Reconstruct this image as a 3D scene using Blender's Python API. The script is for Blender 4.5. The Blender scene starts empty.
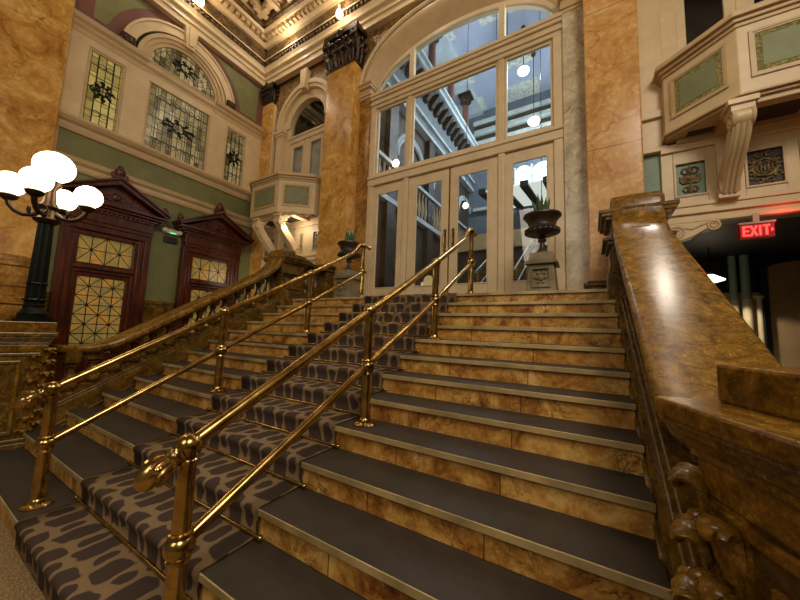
import bpy, bmesh, math, random
from mathutils import Vector, Matrix
random.seed(7)
sc = bpy.context.scene
COL = sc.collection
PI = math.pi

# ------------------------------------------------------------------ materials
def lin(c):
    return tuple(((v/255)/12.92 if v/255 <= .04045 else ((v/255+.055)/1.055)**2.4) for v in c) + (1.0,)

class NT:
    def __init__(s, name):
        s.m = bpy.data.materials.new(name); s.m.use_nodes = True
        s.t = s.m.node_tree; s.n = s.t.nodes; s.l = s.t.links
        s.bsdf = s.n['Principled BSDF']; s.out = s.n['Material Output']
    def add(s, typ, **kw):
        nd = s.n.new(typ)
        for k, v in kw.items():
            if k.startswith('_'): setattr(nd, k[1:], v)
            else: nd.inputs[k.replace('_', ' ')].default_value = v
        return nd
    def link(s, a, b): s.l.new(a, b)
    def coords(s, scale=(1, 1, 1), rot=(0, 0, 0)):
        tc = s.add('ShaderNodeTexCoord'); mp = s.add('ShaderNodeMapping')
        mp.inputs['Scale'].default_value = scale; mp.inputs['Rotation'].default_value = rot
        s.link(tc.outputs['Object'], mp.inputs['Vector']); return mp.outputs['Vector']
    def ramp(s, fac, stops, interp='LINEAR'):
        r = s.add('ShaderNodeValToRGB'); e = r.color_ramp.elements; r.color_ramp.interpolation = interp
        while len(e) < len(stops): e.new(.5)
        for i, (p, c) in enumerate(stops): e[i].position = p; e[i].color = lin(c)
        s.link(fac, r.inputs['Fac']); return r.outputs['Color']
    def noise(s, vec, scale, detail=6, rough=.6, dist=0):
        n = s.add('ShaderNodeTexNoise', Scale=scale, Detail=detail, Roughness=rough, Distortion=dist)
        s.link(vec, n.inputs['Vector']); return n
    def mix(s, fac, a, b, mode='MIX'):
        m = s.n.new('ShaderNodeMix'); m.data_type = 'RGBA'; m.blend_type = mode
        for sock, v in ((m.inputs[0], fac), (m.inputs[6], a), (m.inputs[7], b)):
            if isinstance(v, bpy.types.NodeSocket): s.link(v, sock)
            elif isinstance(v, (int, float)): sock.default_value = v
            else: sock.default_value = lin(v)
        return m.outputs[2]
    def math(s, op, a, b=0.0, c=0.0):
        m = s.n.new('ShaderNodeMath'); m.operation = op
        for sock, v in zip(m.inputs, (a, b, c)):
            if isinstance(v, bpy.types.NodeSocket): s.link(v, sock)
            else: sock.default_value = v
        return m.outputs[0]
    def bump(s, h, strength=.3, dist=.01):
        b = s.add('ShaderNodeBump', Strength=strength, Distance=dist)
        s.link(h, b.inputs['Height']); s.link(b.outputs['Normal'], s.bsdf.inputs['Normal'])

def paint(name, c, rough=.5, var=.06, metal=0.0, spec=.5, bumpy=0):
    t = NT(name); v = t.coords()
    n = t.noise(v, 3.0, 5)
    lo = tuple(max(0, x*(1-var*2)) for x in c); hi = tuple(min(255, x*(1+var)) for x in c)
    t.link(t.ramp(n.outputs['Fac'], [(.3, lo), (.7, hi)]), t.bsdf.inputs['Base Color'])
    t.bsdf.inputs['Roughness'].default_value = rough; t.bsdf.inputs['Metallic'].default_value = metal
    t.bsdf.inputs['Specular IOR Level'].default_value = spec
    if bumpy: t.bump(t.noise(v, 60, 4).outputs['Fac'], bumpy, .004)
    return t.m

def marble(name, stops, vein, scale=1.0, vs=2.0, rough=.25, vein_w=.02, stretch=(1, 1, 1), joints=None, vein_amt=.8, mid_amt=.34):
    t = NT(name); v = t.coords(stretch)
    big = t.noise(v, 1.6*scale, 9, .65, 1.2)
    base = t.ramp(big.outputs['Fac'], stops)
    fine = t.noise(v, 14*scale, 6, .7, .6)
    base = t.mix(.5, base, t.ramp(fine.outputs['Fac'], [(.32, (60, 40, 24)), (.5, (128, 124, 116)), (.68, (235, 225, 205))]), 'SOFT_LIGHT')
    mid = t.noise(v, 4.5*scale, 7, .7, 2.0)
    base = t.mix(mid_amt, base, t.ramp(mid.outputs['Fac'], [(.34, (78, 56, 40)), (.5, (128, 126, 122)), (.66, (190, 186, 176))]), 'SOFT_LIGHT')
    wob = t.noise(v, 2.3*scale, 6, .6)
    av = t.n.new('ShaderNodeVectorMath'); av.operation = 'MULTIPLY_ADD'
    t.link(wob.outputs['Color'], av.inputs[0]); av.inputs[1].default_value = (.5, .5, .5); t.link(v, av.inputs[2])
    vo = t.add('ShaderNodeTexVoronoi', _feature='DISTANCE_TO_EDGE', Scale=vs*scale)
    t.link(av.outputs[0], vo.inputs['Vector'])
    vm = t.ramp(vo.outputs['Distance'], [(0, (255, 255, 255)), (vein_w, (70, 70, 70)), (vein_w*3, (0, 0, 0))])
    gate = t.ramp(t.noise(v, 1.1*scale, 3).outputs['Fac'], [(.42, (0, 0, 0)), (.62, (255, 255, 255))])
    f = t.math('MULTIPLY', t.math('MULTIPLY', vm, gate), vein_amt)
    col = t.mix(f, base, vein)
    if joints:
        axis, period, jw = joints
        tc = t.add('ShaderNodeTexCoord'); sp = t.n.new('ShaderNodeSeparateXYZ'); t.link(tc.outputs['Object'], sp.inputs[0])
        fr = t.math('FRACT', t.math('DIVIDE', sp.outputs[axis], period))
        j = t.math('LESS_THAN', fr, jw/period)
        col = t.mix(t.math('MULTIPLY', j, .7), col, tuple(x*.45 for x in vein))
    t.link(col, t.bsdf.inputs['Base Color'])
    t.link(t.math('MULTIPLY_ADD', fine.outputs['Fac'], .18, rough-.08), t.bsdf.inputs['Roughness'])
    t.bump(fine.outputs['Fac'], .06, .004)
    return t.m

GOLD = marble('gold_marble', [(.3, (164, 116, 48)), (.43, (206, 160, 82)), (.55, (222, 182, 106)), (.68, (236, 206, 146))], (104, 60, 24), 1.0, 1.5, .22, .016)
GOLDD = marble('gold_marble_deep', [(.3, (112, 74, 28)), (.45, (160, 118, 52)), (.6, (194, 152, 78)), (.75, (216, 180, 112))], (76, 42, 18), 1.4, 1.5, .25, .015)
GREYM = marble('grey_veined_marble', [(.3, (180, 168, 142)), (.5, (210, 200, 176)), (.7, (230, 222, 202))], (96, 80, 60), 1.0, 1.1, .25, .02)
PALE = marble('rose_marble', [(.3, (190, 144, 86)), (.5, (216, 174, 114)), (.7, (232, 202, 154))], (140, 84, 44), .8, 1.2, .2, .012, joints=(2, 2.35, .012))
SIENNA = marble('sienna_riser_marble', [(.3, (136, 82, 36)), (.42, (190, 140, 66)), (.54, (220, 180, 102)), (.68, (238, 208, 144))], (78, 30, 16), 2.4, 3.0, .3, .05, joints=(0, .67, .008), vein_amt=1.0, mid_amt=.5)
BURL = marble('burl_brown_marble', [(.3, (78, 52, 10)), (.43, (124, 92, 24)), (.55, (154, 118, 38)), (.7, (182, 148, 68))], (80, 34, 12), 7.0, 2.0, .24, .05, vein_amt=.7, mid_amt=.5)
BROWN = marble('brown_marble', [(.3, (66, 46, 15)), (.45, (108, 82, 30)), (.6, (140, 110, 46)), (.72, (166, 134, 68))], (64, 26, 12), 3.2, 2.4, .24, .04, mid_amt=.5)
CREAM = paint('cream_paint', (216, 192, 150), .42, .03)
CREAM2 = paint('warm_cream_paint', (198, 170, 126), .42, .03)
WHITE = paint('door_white_paint', (216, 194, 156), .38, .03)
GREEN = paint('olive_green_paint', (120, 120, 72), .6, .05)
SAGE = paint('sage_green_paint', (128, 134, 96), .55, .05)
TEALP = paint('blue_green_paint', (128, 150, 132), .55, .05)
PURPLE = paint('plum_paint', (116, 72, 62), .6, .05)
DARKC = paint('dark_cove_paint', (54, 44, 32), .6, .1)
BRONZE = paint('dark_bronze', (62, 46, 34), .35, .2, .6)
IRON = paint('dark_green_iron', (34, 40, 36), .32, .15, .7)
BLACK = paint('black_paint', (18, 18, 20), .4, .1)
BLACKM = marble('black_marble', [(.3, (14, 14, 16)), (.7, (40, 38, 36))], (120, 110, 100), 2, 2, .2, .01)
MAHOG = None
def mahogany():
    t = NT('mahogany'); v = t.coords((1, 1, .12))
    n = t.noise(v, 16, 6, .6, .8)
    t.link(t.ramp(n.outputs['Fac'], [(.3, (36, 14, 12)), (.5, (74, 30, 18)), (.7, (104, 48, 26))]), t.bsdf.inputs['Base Color'])
    t.bsdf.inputs['Roughness'].default_value = .28
    return t.m
MAHOG = mahogany()
def metal(name, c, rough, dark=.6):
    t = NT(name); v = t.coords()
    n = t.noise(v, 9, 6)
    t.link(t.ramp(n.outputs['Fac'], [(.3, tuple(x*dark for x in c)), (.65, c)]), t.bsdf.inputs['Base Color'])
    t.bsdf.inputs['Metallic'].default_value = 1.0
    t.link(t.math('MULTIPLY_ADD', n.outputs['Fac'], .2, rough-.1), t.bsdf.inputs['Roughness'])
    return t.m
BRASS = metal('polished_brass', (214, 178, 108), .2)
NOSE = paint('worn_brass_nosing', (196, 172, 120), .4, .12, .35)
def tread_mat():
    t = NT('dark_rubber_tread'); v = t.coords()
    n = t.noise(v, 5, 8, .7); n2 = t.noise(v, 140, 3)
    t.link(t.ramp(n.outputs['Fac'], [(.3, (44, 36, 27)), (.7, (60, 50, 39))]), t.bsdf.inputs['Base Color'])
    t.bsdf.inputs['Roughness'].default_value = .62
    t.bump(n2.outputs['Fac'], .25, .003)
    return t.m
TREAD = tread_mat()
def carpet_mat():
    t = NT('patterned_carpet')
    uv = t.add('ShaderNodeUVMap', _uv_map='UVMap')
    nz = t.noise(uv.outputs['UV'], 4.5, 2)
    av = t.n.new('ShaderNodeVectorMath'); av.operation = 'MULTIPLY_ADD'
    t.link(nz.outputs['Color'], av.inputs[0]); av.inputs[1].default_value = (.1, .2, 0); t.link(uv.outputs['UV'], av.inputs[2])
    sp = t.n.new('ShaderNodeSeparateXYZ'); t.link(av.outputs[0], sp.inputs[0])
    cu = t.math('COSINE', t.math('MULTIPLY', sp.outputs[0], 2*PI/.27)); cv = t.math('COSINE', t.math('MULTIPLY', sp.outputs[1], 2*PI/.46))
    hh = t.math('MULTIPLY', cu, cv)
    ab = t.math('MAXIMUM', t.math('MULTIPLY', t.math('SUBTRACT', hh, .055), 1.0), t.math('SUBTRACT', t.math('MULTIPLY', hh, -1.0), .56))
    pile = t.noise(uv.outputs['UV'], 260, 3)
    base = t.ramp(t.math('MULTIPLY_ADD', ab, 1.0, .5), [(.46, (146, 121, 88)), (.53, (80, 66, 57))])
    base = t.mix(.5, base, t.ramp(pile.outputs['Fac'], [(.3, (90, 90, 90)), (.7, (170, 170, 170))]), 'OVERLAY')
    t.link(base, t.bsdf.inputs['Base Color'])
    t.bsdf.inputs['Roughness'].default_value = .95; t.bsdf.inputs['Specular IOR Level'].default_value = .1
    t.bump(pile.outputs['Fac'], .5, .004)
    return t.m
CARPET = carpet_mat()
def floor_mat():
    t = NT('tan_loop_carpet'); v = t.coords((1, 2.2, 1), (0, 0, .5))
    n = t.noise(v, 45, 4); n2 = t.noise(v, 5, 4)
    c = t.ramp(n.outputs['Fac'], [(.3, (96, 74, 44)), (.5, (136, 110, 70)), (.7, (168, 142, 98))])
    t.link(c, t.bsdf.inputs['Base Color']); t.bsdf.inputs['Roughness'].default_value = .95
    t.bump(n.outputs['Fac'], .6, .006)
    return t.m
FLOORM = floor_mat()
def emis(name, c, s, base=None):
    t = NT(name)
    t.bsdf.inputs['Base Color'].default_value = lin(base or c)
    t.bsdf.inputs['Emission Color'].default_value = lin(c); t.bsdf.inputs['Emission Strength'].default_value = s
    return t.m
GLOBE = emis('lit_opal_globe', (255, 228, 184), 7.0)
BULB = emis('lit_bulb', (255, 220, 165), 22.0)
REDL = emis('lit_red_letters', (255, 46, 40), 4.0)
REDBOX = emis('red_sign_face', (120, 4, 8), .35)
GREENL = emis('green_indicator', (90, 255, 150), 1.2)
SKYWIN = emis('daylit_pane', (200, 225, 255), 5.0)
SHADE = emis('lit_pendant_shade', (255, 236, 205), 4.0)
def glass_mat():
    t = NT('clear_glass'); t.n.remove(t.bsdf)
    tr = t.add('ShaderNodeBsdfTransparent'); tr.inputs['Color'].default_value = (.9, .93, .95, 1)
    gl = t.add('ShaderNodeBsdfGlossy', Roughness=.02)
    lw_ = t.add('ShaderNodeLayerWeight', Blend=.5)
    mx = t.add('ShaderNodeMixShader')
    t.link(t.math('MULTIPLY_ADD', t.math('POWER', lw_.outputs['Facing'], 4.0), .7, .045), mx.inputs[0]); t.link(tr.outputs[0], mx.inputs[1]); t.link(gl.outputs[0], mx.inputs[2])
    t.link(mx.outputs[0], t.out.inputs['Surface'])
    return t.m
GLASS = glass_mat()
def leaded(name, cols, size, glow, rot=(0, 0, 0)):
    """backlit leaded art glass: brick cells with their own tint"""
    t = NT(name)
    tc = t.add('ShaderNodeTexCoord'); sp = t.n.new('ShaderNodeSeparateXYZ'); t.link(tc.outputs['Object'], sp.inputs[0])
    cb = t.n.new('ShaderNodeCombineXYZ'); t.link(sp.outputs[2], cb.inputs[0]); t.link(sp.outputs[1], cb.inputs[1])
    br = t.add('ShaderNodeTexBrick', Scale=1.0, Mortar_Size=.006, Brick_Width=size[1], Row_Height=size[0])
    br.inputs['Color1'].default_value = lin(cols[0]); br.inputs['Color2'].default_value = lin(cols[1]); br.inputs['Mortar'].default_value = lin((24, 24, 20))
    t.link(cb.outputs[0], br.inputs['Vector'])
    n = t.noise(tc.outputs['Object'], 9, 4, .6, 1.0)
    c = t.mix(.45, br.outputs['Color'], t.ramp(n.outputs['Fac'], [(.3, cols[2]), (.7, cols[3])]), 'MULTIPLY')
    t.link(c, t.bsdf.inputs['Base Color']); t.link(c, t.bsdf.inputs['Emission Color'])
    t.bsdf.inputs['Emission Strength'].default_value = glow; t.bsdf.inputs['Roughness'].default_value = .2
    return t.m
ART1 = leaded('yellow_green_art_glass', ((206, 190, 118), (142, 132, 76), (140, 136, 86), (255, 248, 210)), (.12, .33), .32)
ART2 = leaded('grey_green_art_glass', ((206, 196, 150), (96, 88, 54), (110, 102, 70), (240, 232, 204)), (.11, .34), .17)
def plain_leaded():
    t = NT('amber_glow_door_glass'); v = t.coords()
    n = t.noise(v, 2.2, 5, .6, 1.5)
    c = t.ramp(n.outputs['Fac'], [(.38, (150, 132, 76)), (.53, (176, 150, 84)), (.63, (226, 146, 50))])  # warm glow in the panes put into colour, and into weak emission below
    t.link(c, t.bsdf.inputs['Base Color']); t.link(c, t.bsdf.inputs['Emission Color'])
    t.bsdf.inputs['Emission Strength'].default_value = .16; t.bsdf.inputs['Roughness'].default_value = .15
    return t.m
DOORGL = plain_leaded()
def relief(name, c0, c1, scale, rough=.5, metal_=.0):
    t = NT(name); v = t.coords()
    vo = t.add('ShaderNodeTexVoronoi', _feature='SMOOTH_F1', Scale=scale); n = t.noise(v, scale*.7, 4, .6, 2.5)
    t.link(v, vo.inputs['Vector'])
    f = t.math('ADD', t.math('MULTIPLY', n.outputs['Fac'], .9), t.math('MULTIPLY', vo.outputs['Distance'], -.3))
    t.link(t.ramp(f, [(.2, c0), (.5, c1)]), t.bsdf.inputs['Base Color'])
    t.bsdf.inputs['Roughness'].default_value = rough; t.bsdf.inputs['Metallic'].default_value = metal_
    t.bump(f, 1.0, .03); return t.m
GILT = relief('gilded_relief', (84, 60, 28), (176, 136, 74), 9)
FRIEZE = relief('brown_gilt_frieze', (48, 34, 18), (128, 96, 50), 7)
ORNAM = relief('bronze_gilt_ornament', (58, 48, 32), (170, 142, 88), 16)
LACE = relief('gilt_border', (104, 110, 64), (192, 172, 104), 26)
LILAC = None
def lilac():
    t = NT('lilac_ceiling'); v = t.coords()
    ck = t.add('ShaderNodeTexVoronoi', Scale=.42, _distance='CHEBYCHEV'); ck.inputs['Randomness'].default_value = 0
    t.link(v, ck.inputs['Vector'])
    n = t.noise(v, 3.5, 5, .6, 3)
    orn = t.math('MULTIPLY', t.math('LESS_THAN', ck.outputs['Distance'], .3), t.math('GREATER_THAN', n.outputs['Fac'], .47))
    t.link(t.mix(orn, (180, 188, 208), (236, 236, 206)), t.bsdf.inputs['Base Color'])
    return t.m
LILAC = lilac()
BLUEW = paint('pale_blue_moulding', (196, 204, 206), .5, .05)
UMBER = paint('umber_wall', (74, 58, 46), .6, .15)
LEAF = paint('agave_leaf', (70, 104, 62), .45, .15)
SOIL = paint('potting_soil', (38, 28, 20), .95, .2)
URNM = paint('bronze_urn_finish', (74, 60, 50), .42, .2, .35)
STONEP = paint('carved_stone_grey', (140, 126, 96), .55, .15, 0, .4, .3)
WHITEP = paint('white_plastic', (226, 222, 210), .4, .02)
BEIGE = paint('beige_wall_paint', (196, 178, 136), .55, .04)
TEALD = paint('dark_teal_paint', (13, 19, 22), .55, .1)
DOORD = paint('brown_service_door', (156, 128, 86), .5, .06)

# ------------------------------------------------------------------ mesh helpers
class MB:
    def __init__(s): s.b = bmesh.new(); s.uv = None
    def _faces(s, vs, faces):
        v = [s.b.verts.new(p) for p in vs]
        for f in faces:
            try: s.b.faces.new([v[i] for i in f])
            except ValueError: pass
        return v
    def box(s, x0, x1, y0, y1, z0, z1, M=None):
        x0, x1 = min(x0, x1), max(x0, x1); y0, y1 = min(y0, y1), max(y0, y1)
        e = random.uniform(0, 5e-4); x0 -= e; x1 += e; y0 -= e; y1 += e; z0 -= e; z1 += e
        p = [Vector(q) for q in ((x0,y0,z0),(x1,y0,z0),(x1,y1,z0),(x0,y1,z0),(x0,y0,z1),(x1,y0,z1),(x1,y1,z1),(x0,y1,z1))]
        if M: p = [M @ q for q in p]
        s._faces(p, [(0,3,2,1),(4,5,6,7),(0,1,5,4),(1,2,6,5),(2,3,7,6),(3,0,4,7)]); return s
    def frustum(s, cx, cy, z0, z1, a0, b0, a1, b1):
        p = [(cx-a0,cy-b0,z0),(cx+a0,cy-b0,z0),(cx+a0,cy+b0,z0),(cx-a0,cy+b0,z0),(cx-a1,cy-b1,z1),(cx+a1,cy-b1,z1),(cx+a1,cy+b1,z1),(cx-a1,cy+b1,z1)]
        s._faces(p, [(0,3,2,1),(4,5,6,7),(0,1,5,4),(1,2,6,5),(2,3,7,6),(3,0,4,7)]); return s
    def prism(s, poly, axis, a, b, M=None):
        def mk(p, t):
            q = {'x': (t, p[0], p[1]), 'y': (p[0], t, p[1]), 'z': (p[0], p[1], t)}[axis]
            return M @ Vector(q) if M else q
        n = len(poly); e = random.uniform(0, 5e-4); a, b = min(a, b)-e, max(a, b)+e
        s._faces([mk(p, a) for p in poly] + [mk(p, b) for p in poly],
                 [tuple(range(n)), tuple(range(2*n-1, n-1, -1))] + [(i, (i+1) % n, (i+1) % n+n, i+n) for i in range(n)]); return s
    def loft(s, rings, closed=True, caps=True):
        n = len(rings[0]); vs = [p for r in rings for p in r]; f = []
        for k in range(len(rings)-1):
            for i in range(n if closed else n-1):
                j = (i+1) % n; f.append((k*n+i, k*n+j, (k+1)*n+j, (k+1)*n+i))
        if caps and closed: f += [tuple(range(n)), tuple(range((len(rings)-1)*n, len(rings)*n))]
        s._faces(vs, f); return s
    def lathe(s, cx, cy, prof, seg=20, M=None):
        rings = []
        for r, z in prof:
            ring = [Vector((cx+max(r, 1e-4)*math.cos(2*PI*i/seg), cy+max(r, 1e-4)*math.sin(2*PI*i/seg), z)) for i in range(seg)]
            rings.append([M @ p for p in ring] if M else ring)
        return s.loft(rings)
    def tube(s, path, rad, seg=12, up=(0, 0, 1)):
        path = [Vector(p) for p in path]; n = len(path); rings = []
        rr = rad if isinstance(rad, (list, tuple)) else [rad]*n
        u0 = Vector(up)
        for i, p in enumerate(path):
            d = (path[min(i+1, n-1)]-path[max(i-1, 0)]).normalized()
            u = u0 - d*u0.dot(d)
            if u.length < 1e-3: u = Vector((1, 0, 0)) - d*d.x
            u.normalize(); w = d.cross(u); u0 = u
            rings.append([p + (u*math.cos(2*PI*k/seg)+w*math.sin(2*PI*k/seg))*rr[i] for k in range(seg)])
        return s.loft(rings)
    def ball(s, c, r, sc_=(1, 1, 1), u=16, v=10, M=None):
        m = Matrix.Translation(c) @ (M or Matrix()) @ Matrix.Diagonal((r*sc_[0], r*sc_[1], r*sc_[2], 1))
        bmesh.ops.create_uvsphere(s.b, u_segments=u, v_segments=v, radius=1, matrix=m); return s
    def torus(s, c, R, r, axis='x', seg=20, sub=8, a0=0, a1=2*PI):
        full = abs(a1-a0-2*PI) < 1e-4; pts = []
        for i in range(seg + (0 if full else 1)):
            a = a0+(a1-a0)*i/seg; ca, sa = math.cos(a)*R, math.sin(a)*R
            d = {'x': (0, ca, sa), 'y': (ca, 0, sa), 'z': (ca, sa, 0)}[axis]; pts.append(Vector(c)+Vector(d))
        ax = Vector({'x': (1,0,0), 'y': (0,1,0), 'z': (0,0,1)}[axis]); rings = []
        for p in pts:
            e = (p-Vector(c)).normalized(); rings.append([p+(e*math.cos(2*PI*k/sub)+ax*math.sin(2*PI*k/sub))*r for k in range(sub)])
        if full: rings.append(rings[0])
        return s.loft(rings, caps=not full)
    def strip(s, xs, lo, hi, y0, y1):
        """solid between curves lo(x), hi(x), as one prism in the XZ plane"""
        poly = [(x, lo(x)) for x in xs] + [(x, hi(x)) for x in reversed(xs)]
        out = []
        for p in poly:
            if not out or (abs(p[0]-out[-1][0])+abs(p[1]-out[-1][1])) > 1e-4: out.append(p)
        n = len(xs)
        for i in range(n-1):
            q = [(xs[i], lo(xs[i])), (xs[i+1], lo(xs[i+1])), (xs[i+1], hi(xs[i+1])), (xs[i], hi(xs[i]))]
            if q[3][1]-q[0][1] < 1e-4 and q[2][1]-q[1][1] < 1e-4: continue
            s.prism(q, 'y', y0, y1)
        return s
    def leaf(s, path, wid, side, thick=.012, seg=10):
        """flattened tapering ribbon with a raised midrib"""
        path = [Vector(q) for q in path]; n = len(path); sd = Vector(side).normalized(); rings = []
        for i, q in enumerate(path):
            d = (path[min(i+1, n-1)]-path[max(i-1, 0)]).normalized()
            sv = (sd-d*sd.dot(d)).normalized(); nv = d.cross(sv)
            rings.append([q+sv*math.cos(2*PI*k/seg)*wid[i]+nv*math.sin(2*PI*k/seg)*thick*(.5+.5*abs(math.sin(2*PI*k/seg)))*min(1, wid[i]/.02+.2) for k in range(seg)])
        return s.loft(rings)
    def build(s, name, mat, parent=None, smooth=False, bevel=0, M=None):
        if M: bmesh.ops.transform(s.b, matrix=M, verts=s.b.verts)
        bmesh.ops.recalc_face_normals(s.b, faces=s.b.faces)
        off = Vector((0, 0, 0)); p = parent
        while p: off += p.location; p = p.parent
        bmesh.ops.translate(s.b, vec=-off, verts=s.b.verts)
        me = bpy.data.meshes.new(name); s.b.to_mesh(me); s.b.free()
        me.materials.append(mat)
        if smooth:
            for f in me.polygons: f.use_smooth = True
            try: me.set_sharp_from_angle(angle=math.radians(42))
            except Exception: pass
        o = bpy.data.objects.new(name, me); COL.objects.link(o)
        if parent: o.parent = parent
        if bevel:
            m = o.modifiers.new('bevel', 'BEVEL'); m.width = bevel; m.segments = 2; m.limit_method = 'ANGLE'; m.angle_limit = math.radians(40)
        return o

def tag(o, label=None, cat=None, group=None, kind=None):
    if label: o['label'] = label
    if cat: o['category'] = cat
    if group: o['group'] = group
    if kind: o['kind'] = kind
    return o
def thing(name, label, cat, loc=(0, 0, 0), group=None, kind=None):
    o = bpy.data.objects.new(name, None); COL.objects.link(o); o.location = loc; o.empty_display_size = .2
    return tag(o, label, cat, group, kind)
def dup(root, loc, label=None, group=None):
    r = root.copy(); COL.objects.link(r); r.location = loc
    if label: r['label'] = label
    if group: r['group'] = group
    for ch in list(root.children):
        c = ch.copy(); COL.objects.link(c); c.parent = r
        for g in list(ch.children):
            d = g.copy(); COL.objects.link(d); d.parent = c
    return r
ORD = ['first', 'second', 'third', 'fourth', 'fifth', 'sixth', 'seventh', 'eighth', 'ninth', 'tenth', 'eleventh', 'twelfth', 'thirteenth']
# ------------------------------------------------------------------ camera
cam = bpy.data.cameras.new('camera'); co = bpy.data.objects.new('camera', cam); COL.objects.link(co)
yaw, pitch, roll = (math.radians(v) for v in (31.181, 5.709, 2.032))
fw = Vector((-math.sin(yaw)*math.cos(pitch), math.cos(yaw)*math.cos(pitch), math.sin(pitch)))
r0 = Vector((math.cos(yaw), math.sin(yaw), 0)); u0 = r0.cross(fw)
rt = r0*math.cos(roll)+u0*math.sin(roll); up = -r0*math.sin(roll)+u0*math.cos(roll)
co.matrix_world = Matrix(((rt.x, up.x, -fw.x, 2.459), (rt.y, up.y, -fw.y, 0), (rt.z, up.z, -fw.z, 1.509), (0, 0, 0, 1)))
cam.sensor_width = 36; cam.lens = 316.1*36/800; cam.clip_start = .02; cam.clip_end = 100
sc.camera = co

# ------------------------------------------------------------------ stairs
T, H, Y0, Z0, SW = .302, .16, 4.257, 2.08, 2.686
zn = lambda n: Z0-H*n
yn = lambda n: Y0-T*n
nose = lambda y: Z0-(Y0-y)*H/T          # line through the nosings
MB().box(-6.8, 8, -6, 4.3, -.2, 0).build('floor', FLOORM)['kind'] = 'structure'
st = thing('staircase', 'wide staircase of sienna marble risers with dark brass-edged treads', 'staircase', (0, Y0, 0))
for n in range(13):
    back = yn(n)+T+.03 if n else 4.75
    stp = MB().box(-SW, SW, yn(n)+.022, back, zn(n)-H, zn(n)-.034).build('step', SIENNA, st)
    MB().box(-SW, SW, yn(n)+.006, back-.01, zn(n)-.034, zn(n)).build('tread', TREAD, stp, bevel=.004)
    MB().box(-SW, SW, yn(n)-.002, yn(n)+.0058, zn(n)-.037, zn(n)-.001).build('nosing', NOSE, stp, bevel=.002)
# landing and the ground under it
lw = MB(); lw.box(-3.4, 3.4, 4.75, 6.0, Z0-.2, Z0); lw.box(-3.0, 3.0, 5.9, 15, Z0-.2, Z0)
tag(lw.build('floor_landing', GREYM), kind='structure')

# carpet runner with its rods
def runner():
    CW, th, r = .82, .012, .03
    pts = [(yn(12)+.004, .004)]
    for n in range(12, -1, -1):
        yf = yn(n)-.004
        pts.append((yf+.018-th, zn(n+1)+th+.002))
        pts.append((yf+.012-th, zn(n)-.05))
        for k in range(6):
            a = PI-(PI/2)*k/5
            pts.append((yf+r-th+(r)*math.cos(a), zn(n)+th-r+(r)*math.sin(a)))
    pts.append((5.7, Z0+th))
    b = bmesh.new(); uvl = b.loops.layers.uv.new('UVMap'); nx = 8
    d = [0]
    for i in range(1, len(pts)): d.append(d[-1]+math.hypot(pts[i][0]-pts[i-1][0], pts[i][1]-pts[i-1][1]))
    grid = [[b.verts.new((-CW+2*CW*j/nx, p[0], p[1])) for j in range(nx+1)] for p in pts]
    for i in range(len(pts)-1):
        for j in range(nx):
            f = b.faces.new([grid[i][j], grid[i][j+1], grid[i+1][j+1], grid[i+1][j]]); f.smooth = True
            for lp, (ii, jj) in zip(f.loops, ((i, j), (i, j+1), (i+1, j+1), (i+1, j))): lp[uvl].uv = (2*CW*jj/nx, d[ii])
    bmesh.ops.recalc_face_normals(b, faces=b.faces)
    me = bpy.data.meshes.new('carpet_runner'); b.to_mesh(me); b.free(); me.materials.append(CARPET)
    o = bpy.data.objects.new('carpet_runner', me); COL.objects.link(o)
    m = o.modifiers.new('thick', 'SOLIDIFY'); m.thickness = .011; m.offset = -1
    return o
tag(runner(), 'brown and tan giraffe-patterned carpet runner down the middle of the stairs', 'carpet')
rod0 = None
for n in range(11, -1, -1):
    y, z = yn(n)-.012, zn(n+1)+.026
    lab = 'brass stair rod across the carpet at the foot of the %s riser up' % ORD[12-n]
    if rod0 is None:
        rod0 = thing('stair_rod', lab, 'stair rod', (0, y, z), 'brass rods holding the carpet')
        MB().tube([(-.86, y, z), (.86, y, z)], .0115, 10).build('rod', BRASS, rod0, True)
        for sx in (-1, 1):
            MB().ball((sx*.87, y, z), .016).box(sx*.84-.008, sx*.84+.008, y-.004, y+.03, z-.026, z-.004).build('rod_bracket', BRASS, rod0, True)
    else: dup(rod0, (0, y, z), lab)

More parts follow.
